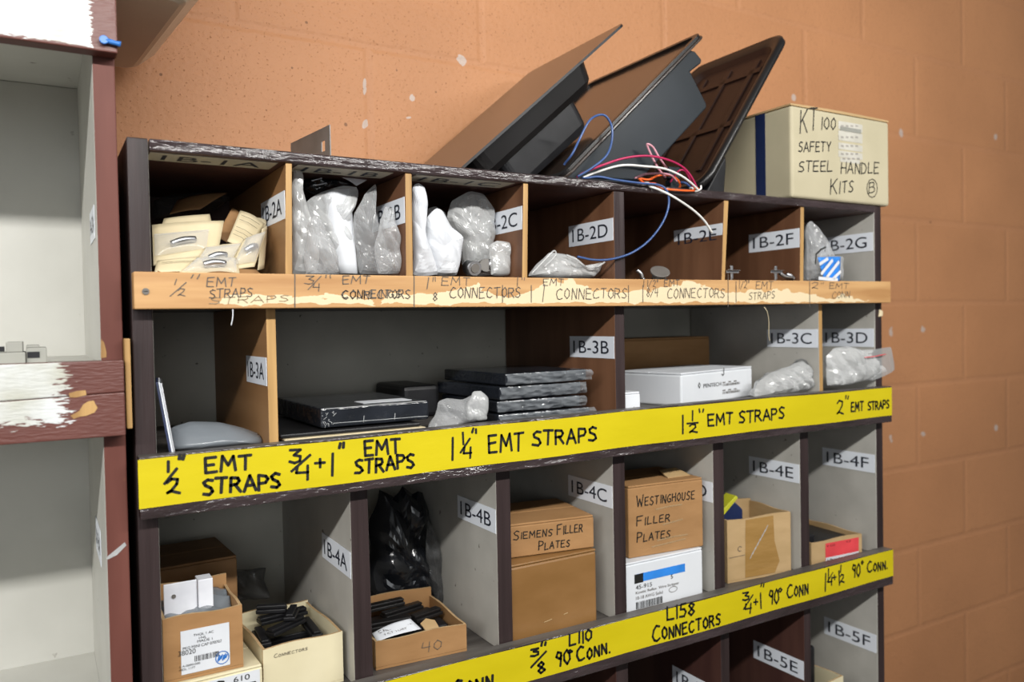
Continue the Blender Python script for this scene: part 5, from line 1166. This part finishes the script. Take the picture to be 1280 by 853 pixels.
# 1B-4B: black bag and open carton of filler plates
hB = at(583, 780, .02).z-zf
t, f, fr = open_box('carton', 'open brown carton of black filler plates in compartment 1B-4B', (.2585, .0285, zf), -4, .119, .128, hB, 'card', backh=hB+.012)
writing(t, f, [('40', .058, .084, .010, .022, .0008)], 'pencil')
for i, (x, y, z_, lx, ly, lz, az, lb) in enumerate(((.040, .104, hB+.0015, .062, .018, .008, 3, 'grey-black filler plate on top at the back of the open carton'), (.088, .064, hB-.0065, .044, .020, .008, 14, 'black filler plate at the right of the open carton, catching light'), (.036, .060, hB-.0065, .058, .022, .008, -4, 'black filler plate in the middle of the open carton'), (.066, .096, hB-.0070, .060, .018, .008, 12, 'black filler plate slanting across the heap in the open carton'), (.055, .026, hB-.017, .070, .026, .008, 0, 'black filler plate at the front under the paper slip'))):
    bar_thing('filler_plate', lb, f, x, y, z_, lx, ly, lz, az, 0, 'gloss_black', 'filler plates in the open carton')
mb = MB(); lbox(mb, f, .006, .112, .042, .118, .004, hB-.0125); tag(mb.build('packed_plates', M['black'], bevel=.003), 'black bundle of plates filling the bottom of the open carton in 1B-4B', 'plates')
cs = [f(.004, .006, hB-.0025), f(.062, .010, hB+.001), f(.052, .022, hB+.012), f(.002, .020, hB+.003)]
t = thing('paper_slip', 'white printed paper slip at the front of the open carton in 1B-4B', 'paper', cs[0])
mb = sheet_mesh(cs, .003, .0008, 2); mb.build('paper', M['paper'], t, solid=.0004)
mb = MB(); Wv = (cs[1]-cs[0]); Hv = (cs[3]-cs[0]); nn_ = Wv.cross(Hv).normalized()
typed(mb, 'C FILLER PLATE', cs[0]+Wv*.1+Hv*.55+nn_*.0035, Wv*.75, Hv*.28, 0); typed(mb, '1 CT TORY', cs[0]+Wv*.2+Hv*.2+nn_*.003, Wv*.5, Hv*.22, 0); mb.build('print', M['pencil'], t)
mb = MB(); mb.add([f(.066, .0045, hB-.0005), f(.084, .0045, hB-.0005), f(.084, .020, hB+.004), f(.074, .026, hB+.006), f(.064, .018, hB+.004)], [[0, 1, 2, 3, 4]]); tag(mb.build('card_scrap', M['card_pale'], solid=.0012), 'torn brown card scrap at the front of the open carton beside the paper slip', 'card scrap')
bag('poly_bag', 'black poly bag filling the back of compartment 1B-4B behind the open carton', [(466, 800), (460, 720), (463, 650), (470, 632), (476, 612), (490, 622), (502, 608), (516, 618), (528, 612), (534, 640), (546, 662), (541, 690), (556, 728), (562, 790)], .205, .075, 'black_film', None, seed=61, amp=.012, zmin=zf, ymax=.300, freq=20)
bag('poly_bag', 'clear poly flap hanging at the right of the black poly bag in 1B-4B', [(540, 740), (532, 690), (534, 650), (542, 664), (552, 690), (562, 720), (568, 758), (560, 770)], .168, .012, 'film_dark', None, seed=62, amp=.005, zmin=zf)

# 1B-4C: two brown boxes
t, f = carton('carton', 'large plain brown carton at the bottom of compartment 1B-4C', (.4365, .008, zf), .4, .138, .150, at(745, 686, .01).z-zf, 'card_dark', bev=.003)
mb = MB()
for (x0, z0, x1, z1) in ((.050, .018, .062, .0195), (.082, .022, .088, .023)): stroke(mb, [f(x0, -.0002, z0), f(x1, -.0002, z1)], -f.Y, .0012, 0)
mb.build('scuff', M['card_pale'], t)
zq = at(745, 686, .01).z+.001
TR = at(742, 644, .014)
t, f = carton('carton', 'shallow brown box with two lines of black handwriting on top of the plain carton', (TR.x-.134*math.cos(math.radians(9)), .014+.134*math.sin(math.radians(9)), zq), -9, .134, .120, TR.z-zq, 'card', bev=.0015,
    texts=(('Siemens', .014, .070, .024, .036, .0013), ('Filler', .078, .116, .024, .038, .0014), ('Plates', .050, .096, .006, .018, .0014)))
# 1B-4D: lettered brown box on a white box
hW = at(876, 684, .01).z-zf
t, f = carton('carton', 'white box with a blue stripe and barcode at the bottom of compartment 1B-4D', (.6225, .006, zf), .2, .1475, .120, hW, 'card_white', bev=.002)
def lab45(mb, g):
    quad(mb, g(.018, hW-.030), f.X*.094, f.Z*.012, 1, .0002); quad(mb, g(.016, hW-.031), f.X*.016, f.Z*.013, 2, .0004)
    typed(mb, '45-915', g(.018, hW-.040), f.X*.030, f.Z*.006, 2); typed(mb, '5', g(.084, hW-.036), f.X*.004, f.Z*.006, 2)
    typed(mb, 'Kinetic Reflex  Wire Stripper', g(.018, hW-.0475), f.X*.082, f.Z*.005, 3); typed(mb, '10-18 AWG Solid', g(.018, hW-.0545), f.X*.050, f.Z*.0045, 3)
    bars(mb, g(.018, max(.002, hW-.0680)), f.X*.050, f.Z*.010, 24, 2, 8)
    c = g(.088, hW-.052); stroke(mb, [c+f.X*.008*math.cos(a*.5236)+f.Z*.004*math.sin(a*.5236) for a in range(13)], -f.Y, .0007, 3)
mb = MB(); g = lambda x, z_: f(x, -.0002, z_); lab45(mb, g); mb.build('print', [M['paper'], M['sky'], M['ink'], M['pencil']], t)
zq = zf+hW+.0004; TR = at(878, 597, .010)
t, f = carton('carton', 'brown box with three lines of black handwriting stacked on the white box', (TR.x-.134*math.cos(math.radians(5)), .010+.134*math.sin(math.radians(5)), zq), -5, .134, .110, TR.z-zq, 'card', bev=.0015,
    texts=(('Westinghouse', .014, .118, .074, .090, .0016), ('Filler', .014, .072, .046, .060, .0016), ('Plates', .014, .072, .022, .036, .0016)))
mb = MB()
for i, (x0, z0, x1, z1) in enumerate(((.048, .066, .094, .068), (.060, .042, .095, .046), (.040, .012, .100, .016), (.050, .020, .104, .022))): stroke(mb, [f(x0, -.0004, z0), f((x0+x1)/2, -.0004, z0+.002), f(x1, -.0004, z1)], -f.Y, .0022, 0)
mb.build('tape_scrap', M['cleartape'], t)
mb = MB(); hq = TR.z-zq
mb.add([f(.085, .02, hq+.0004), f(.128, .022, hq+.0004), f(.122, .05, hq+.008), f(.092, .05, hq+.006)], [[0, 1, 2, 3]]); mb.build('torn_flap', M['card_pale'], t, solid=.0015)
# 1B-4E: open taped box
TR = at(988, 640, .010); hE = TR.z-zf; a_ = math.radians(7)
t, f, fr = open_box('carton', 'pale open box with a broad strip of brown tape in compartment 1B-4E', (TR.x-.128*math.cos(a_), .010+.128*math.sin(a_), zf), -7, .128, .100, hE, 'card_pale', backh=hE+.004)
mb = MB()
mb.add([f(.034, -.0004, .004), f(.094, -.0004, .004), f(.104, -.0004, .022), f(.094, -.0004, .056), f(.092, -.0004, hE-.002), f(.036, -.0004, hE-.003)], [[0, 1, 2, 3, 4, 5]]); mb.build('packing_tape', M['packtape'], t)
mb = MB()
for i in range(7): stroke(mb, [f(.044+.005*i, -.0006, .034+.0065*i), f(.050+.005*i, -.0006, .044+.0065*i)], -f.Y, .0014, 0)
mb.build('tape_wrinkle', M['film_milky'], t)
mb = MB(); stroke(mb, [f(.024+.004*math.cos(a), -.0003, .052+.004*math.sin(a)) for a in (.6, 1.6, 2.6, 3.6, 4.6, 5.4)], -f.Y, .001, 0); stroke(mb, [f(.003, -.0003, .040), f(.034, -.0003, .041)], -f.Y, .0006, 0); mb.build('ink_mark', M['pencil'], t)
tt = thing('plug_pack', 'yellow and navy pack standing in the taped open box in 1B-4E', 'pack', f(.03, .05, .02))
z0_ = .030
mb = MB(); mb.prism([f(.010, .030, z0_), f(.058, .030, z0_), f(.056, .030, hE+.006), f(.040, .030, hE+.020), (f(.012, .030, hE+.004))], f.Y*.022); mb.build('body', M['navy'], tt, bevel=.002)
mb = MB(); mb.prism([f(.006, .0285, hE-.010), f(.012, .0285, hE-.004), f(.046, .0285, hE+.026), f(.042, .0285, hE+.030), f(.004, .0285, hE+.002)], f.Y*.0265); mb.build('band', M['yellow_green'], tt, bevel=.001)
mb = MB(); lbox(mb, f, .006, .120, .010, .090, .004, .029); tag(mb.build('packed_parts', M['black'], bevel=.003), 'dark packed parts at the bottom of the taped open box in 1B-4E', 'parts')
# 1B-4F: small box with a red and white label
TR = at(1077, 667, .008); TLx = at(1014, 678, .016).x; w_ = TR.x-TLx; hF = TR.z-zf
t, f, fr = open_box('small_box', 'small tan box with a red and white label in compartment 1B-4F', (TLx, .016, zf), -4, w_, .120, hF, 'card_pale', backh=hF+.002)
sticker(t, f, w_*.27, w_*.93, .0012, hF-.0055, 'red', extra=lambda mb, g: (quad(mb, g(w_*.27, .0012), f.X*w_*.66, f.Z*.0065, 1, .0002), typed(mb, 'E CO', g(w_*.30, hF-.0115), f.X*.018, f.Z*.003, 2), typed(mb, 'C3', g(w_*.68, hF-.0105), f.X*.010, f.Z*.0035, 2), typed(mb, '16', g(w_*.30, .0025), f.X*.012, f.Z*.003, 3)), mats=('paper', 'ink', 'print'), name='red_label', label='red and white label')
mb = MB(); lbox(mb, f, .004, w_-.004, .004, .116, .004, hF-.008); lbox(mb, f, .006, .030, .020, .050, hF-.0078, hF+.006); tag(mb.build('small_parts', M['black'], bevel=.002), 'black small parts inside the tan box with the red label', 'parts')

# ---------------------------------------------------------------- row 5 (bottom right corner)
zf = Z5+.0004
p = at(1054, 846, .012)
t, f, fr = open_box('box', 'pale cream open box at the bottom right in compartment 1B-5F', (1.0100, .012, zf), 0, p.x-1.0100, .120, p.z-zf, 'card_cream', backh=p.z-zf+.002)
hh = p.z-zf
mb = MB(); lbox(mb, f, .006, (p.x-1.01)-.020, .040, .110, .004, hh+.045); tag(mb.build('dark_packet', M['black'], bevel=.006), 'tall black packet standing in the cream box in compartment 1B-5F', 'packet')
